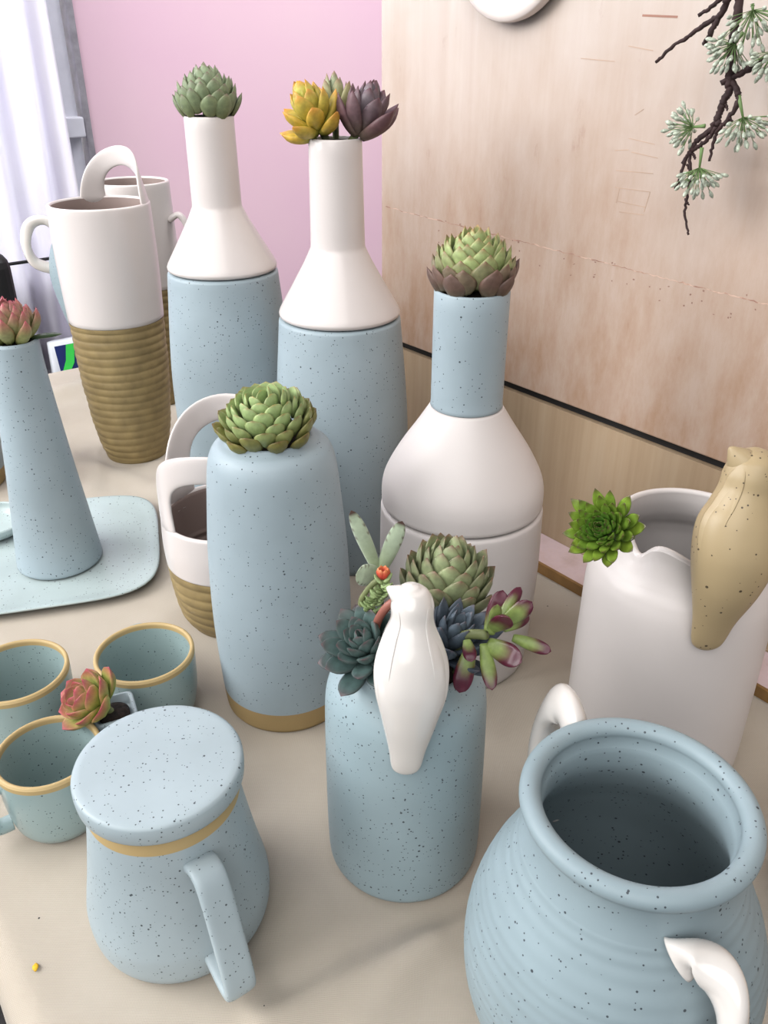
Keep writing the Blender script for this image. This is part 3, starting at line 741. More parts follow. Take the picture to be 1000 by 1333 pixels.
def bird_jar(label, x, y, keys, mat, bumps, wall=0.0045):
    t = place('bird_jar', label, 'jar', x, y, r=keys[0][1])
    ou, inn = vessel(keys, wall, 0.006)
    h = keys[-1][0]
    def md(th, r_, z_):
        k = max(0.0, min(1.0, (z_ - h + 0.045) / 0.045))
        dz = 0; dr = 0
        for (a, wd, hz_, hr) in bumps:
            q = (th - a + PI) % (2 * PI) - PI; g = math.exp(-(q / wd) ** 2) * k * k
            dz += hz_ * g; dr += hr * g
        return r_ + dr, z_ + dz
    lathe('body', ou + inn, M[mat], t, seg=128, mod=md)
    return t
BJ = (0.0140, 0.4100)
fa = math.atan2(0 - BJ[1], 0.014 - BJ[0])
bjk = [(0, 0.0485), (0.004, 0.0515), (0.012, 0.0530), (0.05, 0.0533), (0.11, 0.0527), (0.140, 0.0517), (0.152, 0.0492), (0.160, 0.0445), (0.1645, 0.0405), (0.170, 0.0385)]
jb = bird_jar('speckled blue jar with a glossy white bird on its rim, full of succulents', BJ[0], BJ[1], bjk, 'blue_dense', [(fa - 0.75, 0.3, 0.006, 0.001), (fa, 0.5, -0.006, 0.0), (fa + 1.0, 0.3, -0.004, 0)])
ceramic_bird(jb, M['gloss_white'], None, [(0.0548, -0.0015, 0.1300, 0.0030, 0.002), (0.0562, -0.0012, 0.1330, 0.0082, 0.0040), (0.0580, -0.0005, 0.150, 0.0110, 0.0062), (0.0575, 0.0004, 0.172, 0.0160, 0.0115), (0.0545, 0.0010, 0.190, 0.0203, 0.0160), (0.0500, 0.0010, 0.206, 0.0203, 0.0165), (0.0450, 0.0010, 0.220, 0.0162, 0.0145), (0.0420, 0.0015, 0.230, 0.0122, 0.0125), (0.0400, 0.0015, 0.2395, 0.0118, 0.0122), (0.0390, 0.0010, 0.2465, 0.0085, 0.0090), (0.0388, 0.0010, 0.2492, 0.0040, 0.0045), (0.0388, 0.0010, 0.2502, 0.0003, 0.0003)], fa, (8, -0.85, -0.20, 0.48), 0.72)
WJ = (0.2205, 0.5168)
fw_ = math.atan2(-0.44, -0.12)
wjk = [(0, 0.0640), (0.004, 0.0672), (0.012, 0.0688), (0.06, 0.0690), (0.12, 0.0685), (0.155, 0.0680), (0.170, 0.0650), (0.179, 0.0600), (0.187, 0.0560), (0.197, 0.0530), (0.206, 0.0518)]
wa = R(-125)
jw = bird_jar('big satin white jar with a speckled tan bird on its rim, right side', WJ[0], WJ[1], wjk, 'white_matte', [(R(-128), 0.30, 0.004, 0.004), (R(-150), 0.22, -0.014, -0.002), (R(-90), 0.42, -0.010, 0.0)], 0.005)
wf = math.atan2(un(918, 848, 0.145).y - WJ[1], un(918, 848, 0.145).x - WJ[0])
ceramic_bird(jw, M['tanbird'], None, [(0.0695, -0.0010, 0.1500, 0.0030, 0.002), (0.0712, -0.0010, 0.1535, 0.0100, 0.0050), (0.0735, -0.0005, 0.175, 0.0145, 0.0080), (0.0730, 0.002, 0.200, 0.0220, 0.0150), (0.0690, 0.004, 0.220, 0.0262, 0.0200), (0.0630, 0.005, 0.238, 0.0258, 0.0205), (0.0590, 0.007, 0.250, 0.0212, 0.0185), (0.0560, 0.009, 0.261, 0.0180, 0.0165), (0.0540, 0.0105, 0.2715, 0.0176, 0.0165), (0.0525, 0.0110, 0.2800, 0.0150, 0.0145), (0.0518, 0.0110, 0.2850, 0.0098, 0.0100), (0.0515, 0.0110, 0.2874, 0.0042, 0.0045), (0.0515, 0.0110, 0.2880, 0.0003, 0.0003)], wf, (8, -0.70, -0.05, 0.72), 0.72)

# --- small square planter between the cups
sp_p = Vector((-0.2085, 0.481, 0)); sp_p = Vector((-0.2075, 0.4830, 0))
pt = place('square_planter', 'tiny pale blue square planter hidden behind the mug lid', 'planter', sp_p.x, sp_p.y, rotz=R(24), r=0.014)
b = MB(); rings = []
for s, z in ((0.012, 0), (0.0135, 0.002), (0.0165, 0.060), (0.0160, 0.0615), (0.0140, 0.0615), (0.0135, 0.054)):
    rings.append(b.ring([sq(2 * PI * k / 48, s, 9) + (z,) for k in range(48)]))
for a, c in zip(rings, rings[1:]): b.bridge(a, c)
b.cap(rings[0], True); b.cap(rings[-1]); b.build('pot', M['blue_mug'], pt)

# ------------------------------------------------------------------ succulents
def leaf(b, o, er, et, L, W, T, e0, curl, cup, cols, point=0.6, nseg=9, nr=10, keel=0.3, rnd=None, belly=0.45, edge=None, tipcurl=0.0):
    """one fleshy leaf. o origin, er outward, et sideways. e0 elevation, curl bends upward along the leaf."""
    rnd = rnd or random; ez = er.cross(et); ez = ez if ez.z >= 0 else ez
    p = Vector(o); rings = []; dl = L / nseg
    for i in range(nseg + 1):
        t = i / nseg; a = e0 + curl * t + tipcurl * t ** 4
        d = er * math.cos(a) + UPV[0] * math.sin(a); nrm = -er * math.sin(a) + UPV[0] * math.cos(a)
        if i: p = p + d * dl
        # width: rises to belly then tapers to a point
        if t < belly: w = 0.55 + 0.45 * math.sin(t / belly * PI / 2)
        else:
            x = (t - belly) / (1 - belly); w = max(0.02, (1 - x ** 2.0) ** point) if x < 1 else 0.02
        if i == nseg: w = 0.03
        w *= W; th = T * (0.75 + 0.5 * math.sin(PI * min(1, t * 0.9 + 0.1))) * max(0.05, min(1, (1 - t) * 4))
        pts = []; cl = []
        for k in range(nr):
            q = 2 * PI * k / nr; c, s_ = math.cos(q), math.sin(q)
            kz = s_ * th * (1.0 if s_ > 0 else 1.0 + keel * (1 - abs(c)))
            pts.append(p + et * (w * c) + nrm * (kz + cup * w * c * c))
            col = cols(t, abs(c), s_ < 0); cl.append(col)
        rings.append(b.ring(pts, cl))
    for r0, r1 in zip(rings, rings[1:]): b.bridge(r0, r1)
    b.cap(rings[0], True); b.cap(rings[-1])
UPV = [Vector((0, 0, 1))]
def cmix(a, b, t): t = max(0, min(1, t)); return tuple(x + (y - x) * t for x, y in zip(a, b))
def rosette(b, axis, origin, n, L, W, T, e_out, e_in, curl, r0, h0, palette, seed=1, shrink=0.45, cup=0.25, point=0.6, belly=0.45, jit=0.12, tipstart=0.72, edge=0.0, keel=0.3, wshrink=None, gamma=1.0, tipcurl=0.0, hp=1.0, nseg=9, dome=False):
    """palette(f, rnd)-> (base, mid, tip) linear colours for leaf at f (0 outermost .. 1 heart)"""
    rn = random.Random(seed); A = Vector(axis).normalized(); X = A.orthogonal().normalized(); Y = A.cross(X)
    UPV[0] = A
    for i in range(n):
        f = (i / max(1, n - 1)) ** gamma; q = i * R(137.508) + rn.uniform(-jit, jit)
        er = X * math.cos(q) + Y * math.sin(q); et = A.cross(er)
        o = Vector(origin) + er * (r0 * (1 - f) ** 0.8 + 0.0008) + A * (h0 * f ** hp)
        if dome: o = Vector(origin) + er * (r0 * math.sqrt(max(0, 1 - f * f)) + 0.0006) + A * (h0 * f)
        k = (1 - shrink * f) * rn.uniform(0.9, 1.08); kw = (1 - (shrink if wshrink is None else wshrink) * f) * rn.uniform(0.92, 1.06)
        base, midc, tip = palette(f, rn); sh = rn.uniform(0.88, 1.10)
        def cols(t, c, under, base=base, midc=midc, tip=tip, sh=sh):
            col = cmix(base, midc, t / 0.5) if t < 0.5 else midc
            x = (t - tipstart) / (1 - tipstart)
            if edge: x = max(x, (c - 0.80) / 0.2 * edge * min(1, t * 2.0))
            col = cmix(col, tip, x) if x > 0 else col
            return tuple(v * sh for v in col)
        leaf(b, o, er, et, L * k, W * kw, T * (1 - 0.4 * f), e_out + (e_in - e_out) * f + rn.uniform(-0.06, 0.06), curl * (1 - 0.3 * f), cup, cols, point, keel=keel, belly=belly, tipcurl=tipcurl, nseg=nseg)
    UPV[0] = Vector((0, 0, 1))
def L3(c): return lin(c)[:3]
def pal(outer, inner, tip, base=None, tip_in=None):
    o_, i_, t_ = L3(outer), L3(inner), L3(tip); b_ = L3(base) if base else None; ti = L3(tip_in) if tip_in else t_
    def f_(f, rn):
        m = cmix(o_, i_, f + rn.uniform(-0.15, 0.15)); return (b_ or m, m, cmix(t_, ti, f))
    return f_
def plant(label, loc, soil_r=None, soil_z=-0.004, name='succulent'):
    t = thing(name, label, 'succulent', loc)
    if soil_r:
        lathe('soil', [(0, soil_z - 0.012), (soil_r, soil_z - 0.012), (soil_r, soil_z), (soil_r * 0.6, soil_z + 0.002), (0, soil_z + 0.003)], M['soil'], t, seg=40)
    return t
def stem(t, pts, r=0.003, mat='stem'):
    b = MB(); tube(b, spl3(pts, 5), r, 8); b.build('stem', M[mat], t)

# 1 artichoke-like rosette on the left bottle
t = plant('grey-green artichoke-shaped succulent on the left tall bottle vase', (B1[0], B1[1], 0.446), 0.0213)
b = MB(); rosette(b, (0.02, 0, 1), (0, 0, -0.003), 58, 0.0250, 0.0098, 0.0016, R(46), R(86), R(26), 0.0225, 0.029, pal((128, 142, 104), (150, 168, 132), (126, 104, 92), base=(120, 128, 80)), 11, shrink=0.15, cup=0.30, point=0.8, belly=0.42, edge=0.15, tipstart=0.86, dome=True, wshrink=0.25)
b.build('leaves', M['leaf'], t); stem(t, [(0, 0, -0.004), (0, 0, 0.03)], 0.006)
# 2 yellow + 3 purple on the right bottle
top2 = Vector((B2[0], B2[1], 0.434))
t = plant('yellow-green succulent leaning left on the right tall bottle vase', top2, 0.0203)
b = MB(); rosette(b, (-0.42, -0.22, 1), (-0.013, -0.004, 0.003), 24, 0.034, 0.0100, 0.0036, R(0), R(82), R(44), 0.004, 0.022, pal((214, 176, 64), (196, 200, 96), (222, 150, 56), base=(178, 186, 78)), 5, shrink=0.2, cup=0.22, point=0.75, belly=0.5, edge=0.25, tipstart=0.75)
b.build('leaves', M['leaf'], t); stem(t, [(-0.006, 0, -0.006), (-0.014, -0.004, 0.012), (-0.02, -0.006, 0.03)], 0.0035)
t = plant('dusky purple pointed succulent leaning right on the right tall bottle vase', top2 + Vector((0.012, -0.002, 0)))
b = MB(); rosette(b, (0.34, -0.10, 1), (0.010, -0.002, 0.001), 22, 0.042, 0.0102, 0.0032, R(24), R(80), R(40), 0.003, 0.020, pal((122, 88, 92), (122, 116, 124), (104, 62, 70), base=(128, 112, 96)), 8, shrink=0.3, cup=0.22, point=0.8, belly=0.5, edge=0.15, tipstart=0.8)
b.build('leaves', M['leaf'], t); stem(t, [(0, 0, -0.006), (0.010, -0.002, 0.008), (0.016, -0.003, 0.03)], 0.0035)
t = plant('small pale green succulent tips behind the yellow and purple ones', top2 + Vector((0.0, 0.012, 0)))
b = MB(); rosette(b, (0.0, 0.25, 1), (0, 0.004, 0.016), 16, 0.030, 0.0062, 0.0022, R(50), R(84), R(30), 0.006, 0.014, pal((176, 170, 120), (158, 172, 136), (150, 116, 96)), 9, shrink=0.2, cup=0.2, point=0.8)
b.build('leaves', M['leaf'], t); stem(t, [(0, 0, -0.006), (0, 0.004, 0.03)], 0.003)
# 4 on the white/blue bottle
t = plant('two-tone artichoke succulent, green crown over brown scales, on the blue neck', (B3[0], B3[1], 0.344), 0.0252)
def pal3(f, rn):
    lo_, hi_ = L3((116, 92, 82)), L3((164, 180, 118)); k = (f - 0.20) / 0.28 + rn.uniform(-0.2, 0.2)
    m = cmix(lo_, hi_, k); return (cmix(m, L3((112, 116, 70)), 0.4), m, cmix(L3((104, 72, 64)), L3((188, 140, 96)), f))
b = MB(); rosette(b, (0.0, -0.04, 1), (0, 0, -0.003), 66, 0.0230, 0.0104, 0.0015, R(54), R(88), R(18), 0.0250, 0.029, pal3, 21, shrink=0.12, cup=0.30, point=1.2, belly=0.42, edge=0.35, tipstart=0.82, wshrink=0.2, dome=True)
b.build('leaves', M['leaf'], t); stem(t, [(0, 0, -0.006), (0, 0, 0.03)], 0.006)
# 5 open rosette on the tall blue vase
t = plant('open green rosette with olive-brown outer leaves on the tall blue vase', (TV[0], TV[1], 0.251), 0.0282)
def pal5(f, rn):
    m = cmix(L3((132, 128, 66)), L3((166, 190, 128)), (f - 0.1) / 0.45 + rn.uniform(-0.12, 0.12)); return (cmix(m, L3((104, 116, 62)), 0.35), m, cmix(L3((104, 72, 44)), L3((168, 150, 84)), f))
b = MB(); rosette(b, (-0.10, -0.16, 1), (0, 0, -0.003), 62, 0.0215, 0.0090, 0.0022, R(34), R(80), R(24), 0.0252, 0.026, pal5, 31, shrink=0.25, cup=0.22, point=0.6, belly=0.55, edge=0.3, tipstart=0.88, wshrink=0.2, dome=True)
b.build('leaves', M['leaf'], t); stem(t, [(0, 0, -0.006), (0, 0, 0.012)], 0.017)
# 6 pink-tipped on the cone vase
t = plant('pink-tipped green succulent on the cone vase at the left edge', (CV[0], CV[1], PLZ + 0.2515), 0.0203)
b = MB(); rosette(b, (0.03, -0.10, 1), (0, 0, -0.001), 46, 0.034, 0.0086, 0.0026, R(28), R(82), R(46), 0.013, 0.014, pal((168, 170, 110), (170, 160, 136), (178, 72, 92), base=(176, 184, 96)), 41, shrink=0.15, cup=0.30, point=1.1, belly=0.45, edge=0.4, tipstart=0.58, tipcurl=0.3)
b.build('leaves', M['leaf'], t); stem(t, [(0, 0, -0.006), (0, 0, 0.012)], 0.006)
b = MB(); UPV[0] = Vector((0, 0, 1)); g_ = L3((58, 84, 48))
leaf(b, (0.017, 0.002, 0.000), Vector((0.96, 0.28, 0)), Vector((-0.28, 0.96, 0)), 0.030, 0.0055, 0.0014, R(8), R(-8), 0.2, lambda q, c, u: g_)
b.build('side_leaf', M['leaf'], t)
# 7 in the tiny planter
t = plant('pink and lime succulent leaning left out of the tiny square planter', (sp_p.x, sp_p.y, 0.0615), 0.0115)
b = MB(); rosette(b, (-0.60, -0.42, 0.75), (-0.007, -0.003, 0.006), 22, 0.0300, 0.0112, 0.0024, R(4), R(68), R(44), 0.003, 0.008, pal((168, 186, 84), (180, 176, 118), (176, 58, 84), base=(164, 192, 82)), 51, shrink=0.25, cup=0.30, point=0.55, belly=0.6, edge=0.5, tipstart=0.62)
b.build('leaves', M['leaf'], t); stem(t, [(0, 0, -0.006), (-0.004, -0.002, 0.001), (-0.009, -0.005, 0.009)], 0.003)
# --- in the blue bird jar
jt = Vector((BJ[0], BJ[1], 0.170))
t = plant('dark teal rosette spilling over the left of the bird jar', jt + Vector((-0.022, -0.008, 0)))
b = MB(); rosette(b, (-0.35, -0.45, 1), (0.001, -0.006, 0.014), 36, 0.028, 0.0078, 0.0024, R(-14), R(74), R(40), 0.007, 0.012, pal((62, 84, 82), (92, 116, 112), (84, 60, 64)), 61, shrink=0.35, cup=0.28, point=0.65, belly=0.55, edge=0.25, tipstart=0.85)
b.build('leaves', M['leaf'], t); stem(t, [(0.004, 0, -0.018), (0.001, -0.003, 0.006), (-0.002, -0.009, 0.022)], 0.005)
lathe('soil', [(0, -0.030), (0.033, -0.030), (0.0335, -0.004), (0.02, -0.002), (0, -0.001)], M['soil'], t, seg=40).location = (0.022, 0.008, 0)
t = plant('big grey-green artichoke succulent at the back of the bird jar', jt + Vector((0.020, 0.024, 0)))
b = MB(); rosette(b, (0.12, -0.05, 1), (0.004, 0.004, 0.022), 52, 0.0270, 0.0098, 0.0018, R(50), R(88), R(20), 0.0190, 0.027, pal((132, 138, 104), (160, 174, 128), (134, 96, 78), base=(116, 124, 78)), 71, shrink=0.15, cup=0.30, point=0.85, belly=0.42, edge=0.2, tipstart=0.84, wshrink=0.25, dome=True)
b.build('leaves', M['leaf'], t); stem(t, [(0.0, 0, -0.02), (0.004, 0.004, 0.03)], 0.006)
t = plant('blue-black pointed rosette in the bird jar, right of the white bird', jt + Vector((0.018, -0.008, 0)))
b = MB(); rosette(b, (0.30, -0.25, 1), (0.004, -0.002, 0.012), 30, 0.036, 0.0072, 0.0024, R(16), R(78), R(26), 0.007, 0.012, pal((74, 86, 100), (98, 112, 124), (92, 84, 92)), 81, shrink=0.3, cup=0.26, point=0.85, belly=0.4, edge=0.2, tipstart=0.88)
b.build('leaves', M['leaf'], t); stem(t, [(0, 0, -0.02), (0.004, -0.002, 0.022)], 0.005)
def anchor(u, v, y): return atY(u, v, y)
# panda plant: three fuzzy leaves on a stem
t = plant('fuzzy grey-green panda-leaf succulent with brown-dotted tips in the bird jar', jt + Vector((-0.020, 0.018, 0)))
root = jt + Vector((-0.020, 0.018, 0))
node = atY(494, 748, root.y + 0.004) - root
def fuz(tipbrown):
    g0, g1, br = L3((140, 156, 112)), L3((176, 192, 164)), L3((70, 40, 30))
    def f_(q, c, u):
        col = cmix(g0, g1, q * 1.6)
        if q > 0.90 and tipbrown: col = cmix(col, br, (q - 0.90) / 0.06)
        if c > 0.9 and q > 0.62 and int(q * 24) % 3 == 0: col = cmix(col, br, 0.85)
        return col
    return f_
stem(t, [(0, 0, -0.02), (0.002, 0, 0.02), node - Vector((0, 0, 0.008)), node], 0.0034)
for (tu, tv, w_, br) in ((457, 664, 0.0046, True), (524, 678, 0.0052, True), (463, 748, 0.0072, False)):
    tip = atY(tu, tv, root.y + 0.004 - (0.012 if not br else 0)) - root; v_ = tip - node; Ln = v_.length
    b = MB(); er = v_.normalized(); et = er.cross(Vector((0, -1, 0.35))).normalized(); UPV[0] = et.cross(er).normalized()
    if UPV[0].y > 0: UPV[0] = -UPV[0]
    leaf(b, node, er, et, Ln, w_, 0.0024, R(-7), R(14), 0.15, fuz(br), 0.5, nseg=24, belly=0.62, nr=14)
    b.build('leaf', M['leaf_fuzzy'], t)
UPV[0] = Vector((0, 0, 1))
# flower spike with red bud
t = plant('pale green flower spike with a red-orange bud in the bird jar', jt + Vector((-0.024, -0.002, 0)))
root = jt + Vector((-0.024, -0.002, 0))
yb = root.y
sp_ = [atY(475, 812, yb) - root, atY(470, 785, yb) - root, atY(477, 770, yb) - root, atY(488, 758, yb) - root, atY(499, 753, yb) - root]
stem(t, [Vector((0, 0, -0.02)), Vector((0.0, 0, 0.006))] + sp_, 0.0018)
b = MB(); UPV[0] = Vector((0, 0, 1)); rn = random.Random(4); gr = L3((150, 172, 116))
for k in range(46):
    f = k / 46; c0 = atY(503 - 24 * f + rn.uniform(-5, 5), 758 + 44 * f, yb - 0.004) - root; q = rn.uniform(0, 2 * PI)
    er = Vector((math.cos(q), math.sin(q), 0)); et = Vector((-er.y, er.x, 0))
    leaf(b, c0, er, et, 0.0075, 0.0016, 0.0008, R(10), R(45), 0.2, lambda q_, c, u: gr, nseg=5, nr=6)
b.build('flower_buds', M['leaf'], t)
b = MB(); bud = atY(499, 753, yb) - root; rd, og = L3((206, 66, 56)), L3((232, 150, 84))
for k in range(6):
    q = k * PI / 3; er = Vector((math.cos(q), math.sin(q), 0)); et = Vector((-er.y, er.x, 0))
    leaf(b, bud, er, et, 0.0085, 0.0026, 0.0010, R(35), R(60), 0.3, lambda q_, c, u: cmix(rd, og, (q_ - 0.6) * 2), nseg=6, nr=8)
b.build('bud', M['leaf'], t)
b = MB(); pts = [atY(488, 828, yb - 0.012) - root, atY(492, 808, yb - 0.014) - root, atY(502, 792, yb - 0.016) - root, atY(514, 783, yb - 0.016) - root, atY(526, 783, yb - 0.014) - root]
M['redstem'] = plain('reddish_brown_stem', (158, 98, 84), 0.5, 0.1)
tube(b, spl3([Vector((0.004, 0, -0.012))] + pts, 6), 0.0026, 8); b.build('bent_stem', M['redstem'], t)
# purple jade at right
t = plant('green and dark purple long-leaved succulent drooping over the right of the bird jar', jt + Vector((0.032, -0.012, 0)))
root = jt + Vector((0.032, -0.012, 0)); hub = atY(634, 826, root.y - 0.022) - root
stem(t, [Vector((-0.006, 0.004, -0.02)), Vector((0.0, 0, 0.002)), atY(600, 830, root.y - 0.012) - root, hub], 0.0030)
gA, pA = L3((138, 158, 88)), L3((84, 22, 44))
for (tu, tv, bu, bv, w_, dy, k0) in ((655, 768, 636, 822, 0.0060, 0.01, 0.15), (678, 764, 650, 808, 0.0042, 0.012, 0.35), (693, 783, 655, 812, 0.0058, 0.0, 0.45), (689, 800, 655, 818, 0.0050, 0.008, 0.3),
                                 (718, 848, 668, 830, 0.0046, -0.012, 0.4), (680, 862, 636, 838, 0.0074, -0.02, 0.25), (641, 899, 630, 838, 0.0050, -0.022, 0.5), (598, 902, 612, 845, 0.0066, -0.012, 0.2), (614, 862, 608, 834, 0.0045, -0.014, 0.2),
                                 (664, 804, 640, 818, 0.0062, -0.02, 0.2), (648, 786, 640, 824, 0.0040, -0.006, 0.8)):
    b0 = atY(bu, bv, root.y - 0.022) - root; tp_ = atY(tu, tv, root.y - 0.022 + dy) - root; v_ = tp_ - b0
    er = v_.normalized(); et = er.cross(Vector((0, -1, 0.55))).normalized(); UPV[0] = et.cross(er).normalized()
    if UPV[0].y > 0: UPV[0] = -UPV[0]
    bx = MB()
    leaf(bx, b0, er, et, v_.length, w_ * 0.88, 0.0020, R(-8), R(16), 0.22, lambda q_, c, u, k0=k0: cmix(gA, pA, (q_ - k0) * 2.8 + (c - 0.6) * 0.9), 0.5, nseg=16, belly=0.62, nr=14)
    bx.build('leaf', M['leaf_gloss'], t)
UPV[0] = Vector((0, 0, 1))
# 8 houseleek on the white jar
hl = atY(797, 690, 0.462)
t = plant('bright green houseleek with dark tips on the left rim of the white jar', hl)
b = MB(); rosette(b, (-0.42, -0.55, 0.50), (-0.004, -0.002, 0.0), 64, 0.0205, 0.0044, 0.0014, R(14), R(78), R(34), 0.010, 0.010, pal((132, 158, 56), (88, 138, 52), (70, 40, 30), base=(112, 150, 56)), 91, shrink=0.35, cup=0.30, point=1.0, belly=0.5, edge=0.12, tipstart=0.76)
b.build('leaves', M['leaf_gloss'], t); stem(t, [(0.016, 0.010, -0.010), (0.006, 0.004, -0.004), (-0.004, -0.002, 0.002)], 0.004)

# ------------------------------------------------------------------ wall disk and hanging branch
c0 = onwall(669, -93, 0.014); dk = thing('wall_disk', 'round cream plaque hung on the wooden panel at the top edge', 'plaque')
frame_obj(dk, -DW, NW, c0)
b = MB(); rings = []
for r_, y_ in ((0.0, -0.006), (0.070, -0.006), (0.0716, -0.0048), (0.0722, -0.002), (0.0722, 0.004), (0.0710, 0.006), (0.066, 0.007), (0, 0.0072)):
    rings.append(b.ring([(r_ * math.cos(2 * PI * k / 80), y_, r_ * math.sin(2 * PI * k / 80)) for k in range(80)]) if r_ else b.ring([(0, y_, 0)]))
for a, c in zip(rings, rings[1:]):
    if len(a) == 1:
        for k in range(80): b.f.append((a[0], c[(k + 1) % 80], c[k]))
    elif len(c) == 1:
        for k in range(80): b.f.append((a[k], a[(k + 1) % 80], c[0]))
    else: b.bridge(a, c)
b.build('disc', M['disk'], dk)
b = MB(); b.box((-0.004, -0.0099, -0.004), (0.004, -0.0055, 0.004)); b.build('hook', M['black'], dk, smooth=False)
br = thing('hanging_branch', 'dark twiggy artificial branch with clear green blossoms hanging at upper right', 'branch', onwall(962, -60, 0.05))
O_ = br.location.copy()
def bp_(u, v, off=0.05): return onwall(u, v, off) - O_
b = MB()
def twig(pts, r0, r1):
    P = spl3([bp_(*p) for p in pts], 7); n = len(P); rn = random.Random(int(pts[0][0]) * 7 + int(pts[0][1]))
    P = [p + Vector((rn.uniform(-1, 1), rn.uniform(-1, 1), rn.uniform(-1, 1))) * 0.0006 for p in P]
    rr = [(r0 + (r1 - r0) * i / (n - 1)) * rn.uniform(0.85, 1.2) for i in range(n)]
    sweep('', P, None, rr, rr, None, n=8, ex=2, b=b)
twig([(962, -60), (963, -10), (958, 30), (953, 60), (950, 100), (948, 120), (941, 134), (936, 150), (930, 162), (922, 172), (908, 182), (902, 193), (894, 205), (887, 225), (880, 245)], 0.0037, 0.0011)
twig([(950, 100), (960, 120), (960, 135), (948, 155), (936, 168), (929, 185), (924, 210)], 0.0022, 0.0010)
twig([(936, 150), (933, 165), (920, 182), (908, 192), (897, 200), (889, 212)], 0.0019, 0.0012)
twig([(899, 196), (898, 210), (898, 235), (894, 260), (892, 280), (897, 306)], 0.0014, 0.0008)
twig([(1030, 62), (998, 75), (980, 86), (960, 98), (938, 109)], 0.0026, 0.0019)
twig([(960, -60), (952, -15), (942, 12), (932, 30), (924, 46), (916, 57)], 0.0030, 0.0016)
twig([(934, 22), (915, 33), (896, 48), (874, 62), (855, 81)], 0.0019, 0.0011)
twig([(958, -45), (945, -10), (928, 8), (910, 20)], 0.0020, 0.0012)
for (u, v) in ((944, 136), (936, 155), (902, 200), (895, 215), (900, 222), (893, 260), (950, 152), (952, 50)):
    twig([(u, v), (u + 2, v + 4), (u + 3, v + 7)], 0.0010, 0.0006)
b.build('twigs', M['twig'], br)
for (su, sv, cu_, cv_, rad_) in ((980, 8, 982, 46, 0.0215), (968, 42, 942, 76, 0.0150), (962, 125, 972, 176, 0.0170), (918, 164, 884, 167, 0.0150), (914, 192, 908, 241, 0.0165), (1008, 70, 1003, 92, 0.0160)):
    c_ = bp_(cu_, cv_, 0.052); s_ = bp_(su, sv)
    dr = (c_ - s_).normalized()
    stp = MB(); tube(stp, [s_, s_ * 0.5 + (c_ - dr * rad_) * 0.5, c_ - dr * rad_ * 0.75], [0.0016, 0.0013, 0.0008], 8)
    fl = stp.build('flower_stalk', M['greenstem'], br)
    pb = MB(); rn = random.Random(int(cu_)); sgm = MB()
    X = dr.orthogonal().normalized(); Y = dr.cross(X)
    apex = c_ - dr * rad_ * 0.75
    for k in range(44):
        q = k * R(137.5); e = math.acos(1 - 0.85 * (k + 0.5) / 44 * 0.9)
        d2 = (dr * math.cos(e) + (X * math.cos(q) + Y * math.sin(q)) * math.sin(e)).normalized()
        tip = apex + d2 * rad_ * rn.uniform(0.55, 1.15)
        tube(sgm, [apex, apex * 0.4 + tip * 0.6, tip], [0.0003, 0.00025, 0.0003], 5)
        i0 = len(pb.v); rg = []
        for (x, r_) in ((0, 0.0005), (0.0015, 0.0011), (0.0036, 0.0016), (0.0054, 0.0011), (0.0064, 0.0003)):
            T = d2; S = T.orthogonal().normalized(); U = T.cross(S)
            rg.append(pb.ring([tip + T * x + S * (r_ * math.cos(2 * PI * j / 8)) + U * (r_ * math.sin(2 * PI * j / 8)) for j in range(8)]))
        for r0, r1 in zip(rg, rg[1:]): pb.bridge(r0, r1)
        pb.cap(rg[0], True); pb.cap(rg[-1])
    pb.build('blossom', M['bead'], fl); sgm.build('filaments', M['greenstem'], fl)

# ------------------------------------------------------------------ cloth (built last: it lies flat under every pot)
b = MB(); rows = []
ps = [-0.36 + 0.0045 * i for i in range(int(1.44 / 0.0045))]
RR = 0.018
def qcurve(s):
    """s: distance across the cloth. s<0 runs over the left edge and hangs down"""
    if s >= 0: return s, 0.0
    q = -s
    if q < RR * PI / 2: a = q / RR; return -RR * math.sin(a), -RR * (1 - math.cos(a))
    return -RR, -RR - (q - RR * PI / 2)
ss = [-0.25 + 0.02 * i for i in range(10)] + [-0.045 + 0.0045 * i for i in range(int((0.598 + 0.045) / 0.0045))]
for p in ps:
    row = []
    for s in ss:
        q, z = qcurve(s)
        zz = fold(p, q) if s >= 0 else fold(p, 0) * max(0, 1 + s / 0.04)
        drop = 0.0
        if p > 1.045: k = (p - 1.045) / 0.035; drop = -0.05 * k * k
        if s < -0.04: q += 0.012 * math.sin(p * 24) * (-s - 0.04) / 0.2
        row.append(b.ring([tp(p, q, z + zz + drop - 0.0004)])[0])
    rows.append(row)
for r0, r1 in zip(rows, rows[1:]):
    for i in range(len(ss) - 1): b.f.append((r0[i], r0[i + 1], r1[i + 1], r1[i]))
cl = b.build('tablecloth', M['linen']); tag(cl, 'beige linen cloth draped over the table under all the pottery', 'tablecloth')
so = cl.modifiers.new('solid', 'SOLIDIFY'); so.thickness = 0.0012; so.offset = 1
cl.location = (0, 0, 0)

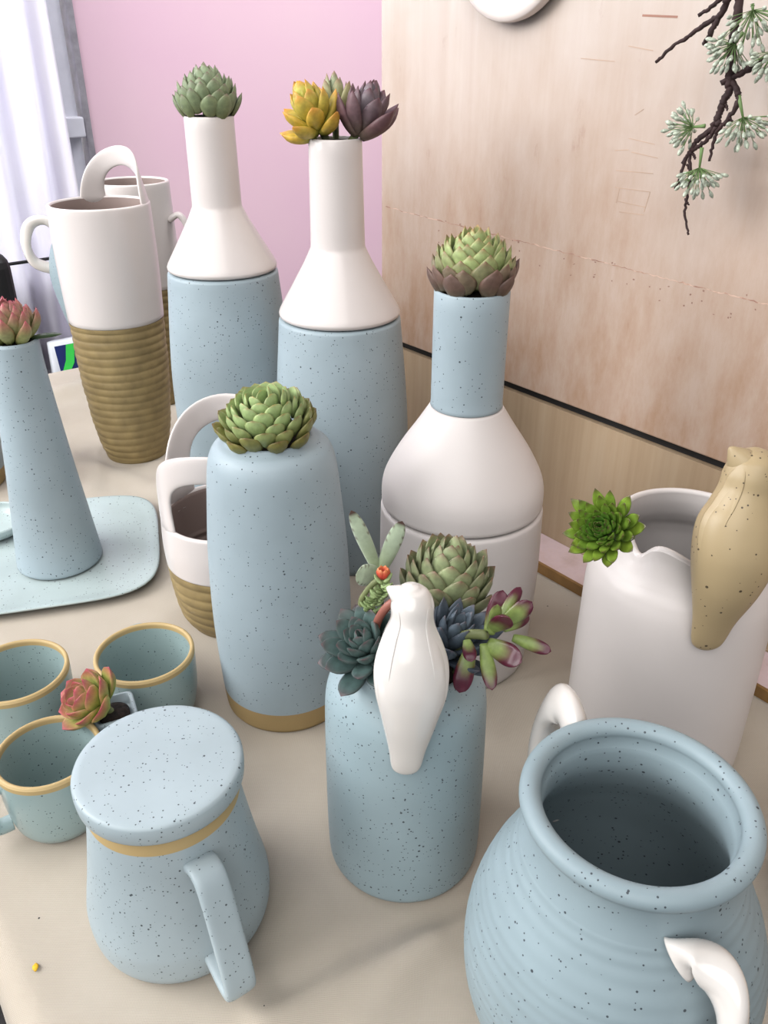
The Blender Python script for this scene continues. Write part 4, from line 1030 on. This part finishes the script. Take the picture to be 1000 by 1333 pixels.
# crumbs and a fallen petal on the cloth
def crumb(u, v, r_, label, mat='black', name='crumb', group=None):
    p = un(u, v, 0.0); t_ = MB(); rg = []
    for z, k in ((0, 0.6), (0.3, 1.0), (0.7, 0.8), (1.0, 0.2)):
        rg.append(t_.ring([(r_ * k * math.cos(q) * (1 + 0.15 * math.sin(3 * q)), r_ * k * math.sin(q), z * r_ * 0.8) for q in [2 * PI * j / 10 for j in range(10)]]))
    for r0, r1 in zip(rg, rg[1:]): t_.bridge(r0, r1)
    t_.cap(rg[0], True); t_.cap(rg[-1])
    pq = topq(p); o = t_.build(name, M[mat], loc=(p.x, p.y, fold(pq[0], pq[1]) + 0.0002)); tag(o, label, name, group); return o
crumb(51, 1196, 0.0010, 'larger black crumb on the cloth below the left cup')
crumb(98, 1256, 0.0007, 'small black crumb on the cloth between yellow petal and mug')
crumb(345, 1317, 0.0007, 'tiny dark crumb on the cloth at the bottom, right of the mug handle')
crumb(678, 1024, 0.0008, 'dark crumb on the cloth between the blue bird jar and the large jug')
crumb(713, 790, 0.0011, 'brown crumb on the cloth near the ledge, left one of two')
crumb(738, 789, 0.0009, 'brown crumb on the cloth beside the white bird jar')
p = un(47, 1261, 0.0); b = MB(); rg = []
for x, w, z in ((-0.0028, 0.0006, 0.0002), (-0.001, 0.0018, 0.0008), (0.001, 0.0019, 0.0011), (0.0028, 0.0006, 0.0004)):
    rg.append(b.ring([(x, w * math.cos(q), z + 0.0004 * math.sin(q)) for q in [2 * PI * j / 8 for j in range(8)]]))
for r0, r1 in zip(rg, rg[1:]): b.bridge(r0, r1)
b.cap(rg[0], True); b.cap(rg[-1])
o = b.build('petal', M['petal'], loc=(p.x, p.y, 0.0012)); o.rotation_euler = (0, 0, R(-70)); tag(o, 'small fallen yellow petal on the cloth near the table corner', 'petal')

# ------------------------------------------------------------------ light
w = bpy.data.worlds.new('daylight'); sc.world = w; w.use_nodes = True
bgn = w.node_tree.nodes['Background']; bgn.inputs[0].default_value = (0.94, 0.96, 1.0, 1); bgn.inputs[1].default_value = 0.34
def area(name, loc, target, size, power, col=(1, 1, 1), sy=None):
    l = bpy.data.lights.new(name, 'AREA'); l.energy = power; l.size = size; l.color = col
    if sy: l.shape = 'RECTANGLE'; l.size_y = sy
    o = bpy.data.objects.new(name, l); COL.objects.link(o); o.location = loc
    o.rotation_euler = (Vector(target) - Vector(loc)).to_track_quat('-Z', 'Y').to_euler(); return o
area('side_window_light', (-2.0, 0.4, 1.3), (0.0, 0.8, 0.15), 1.6, 56, (1.0, 0.99, 0.98), 1.3)
area('window_daylight', tuple(fp(1.7, -0.5, 1.1)), tuple(fp(1.6, 1.0, 0.3)), 1.6, 105, (0.98, 0.98, 1.0), 2.2)
area('far_wall_fill', tuple(fp(0.1, 1.0, 1.75)), tuple(fp(0.25, 0.0, 0.35)), 0.9, 20, (1.0, 0.98, 0.97))  # unseen lamp added to brighten the pink far wall
sl = bpy.data.lights.new('soft_daylight', 'SUN'); sl.energy = 1.75; sl.angle = R(55); sl.color = (1.0, 0.98, 0.96)
so_ = bpy.data.objects.new('soft_daylight', sl); COL.objects.link(so_); so_.location = (-1, -3, 3)
so_.rotation_euler = Vector((0.22, 0.72, -0.66)).to_track_quat('-Z', 'Y').to_euler()
vs = sc.view_settings; vs.view_transform = 'Standard'; vs.look = 'None'; vs.gamma = 1; vs.use_curve_mapping = False; vs.exposure = 0.08
sc.cycles.use_denoising = True; sc.cycles.diffuse_bounces = 1
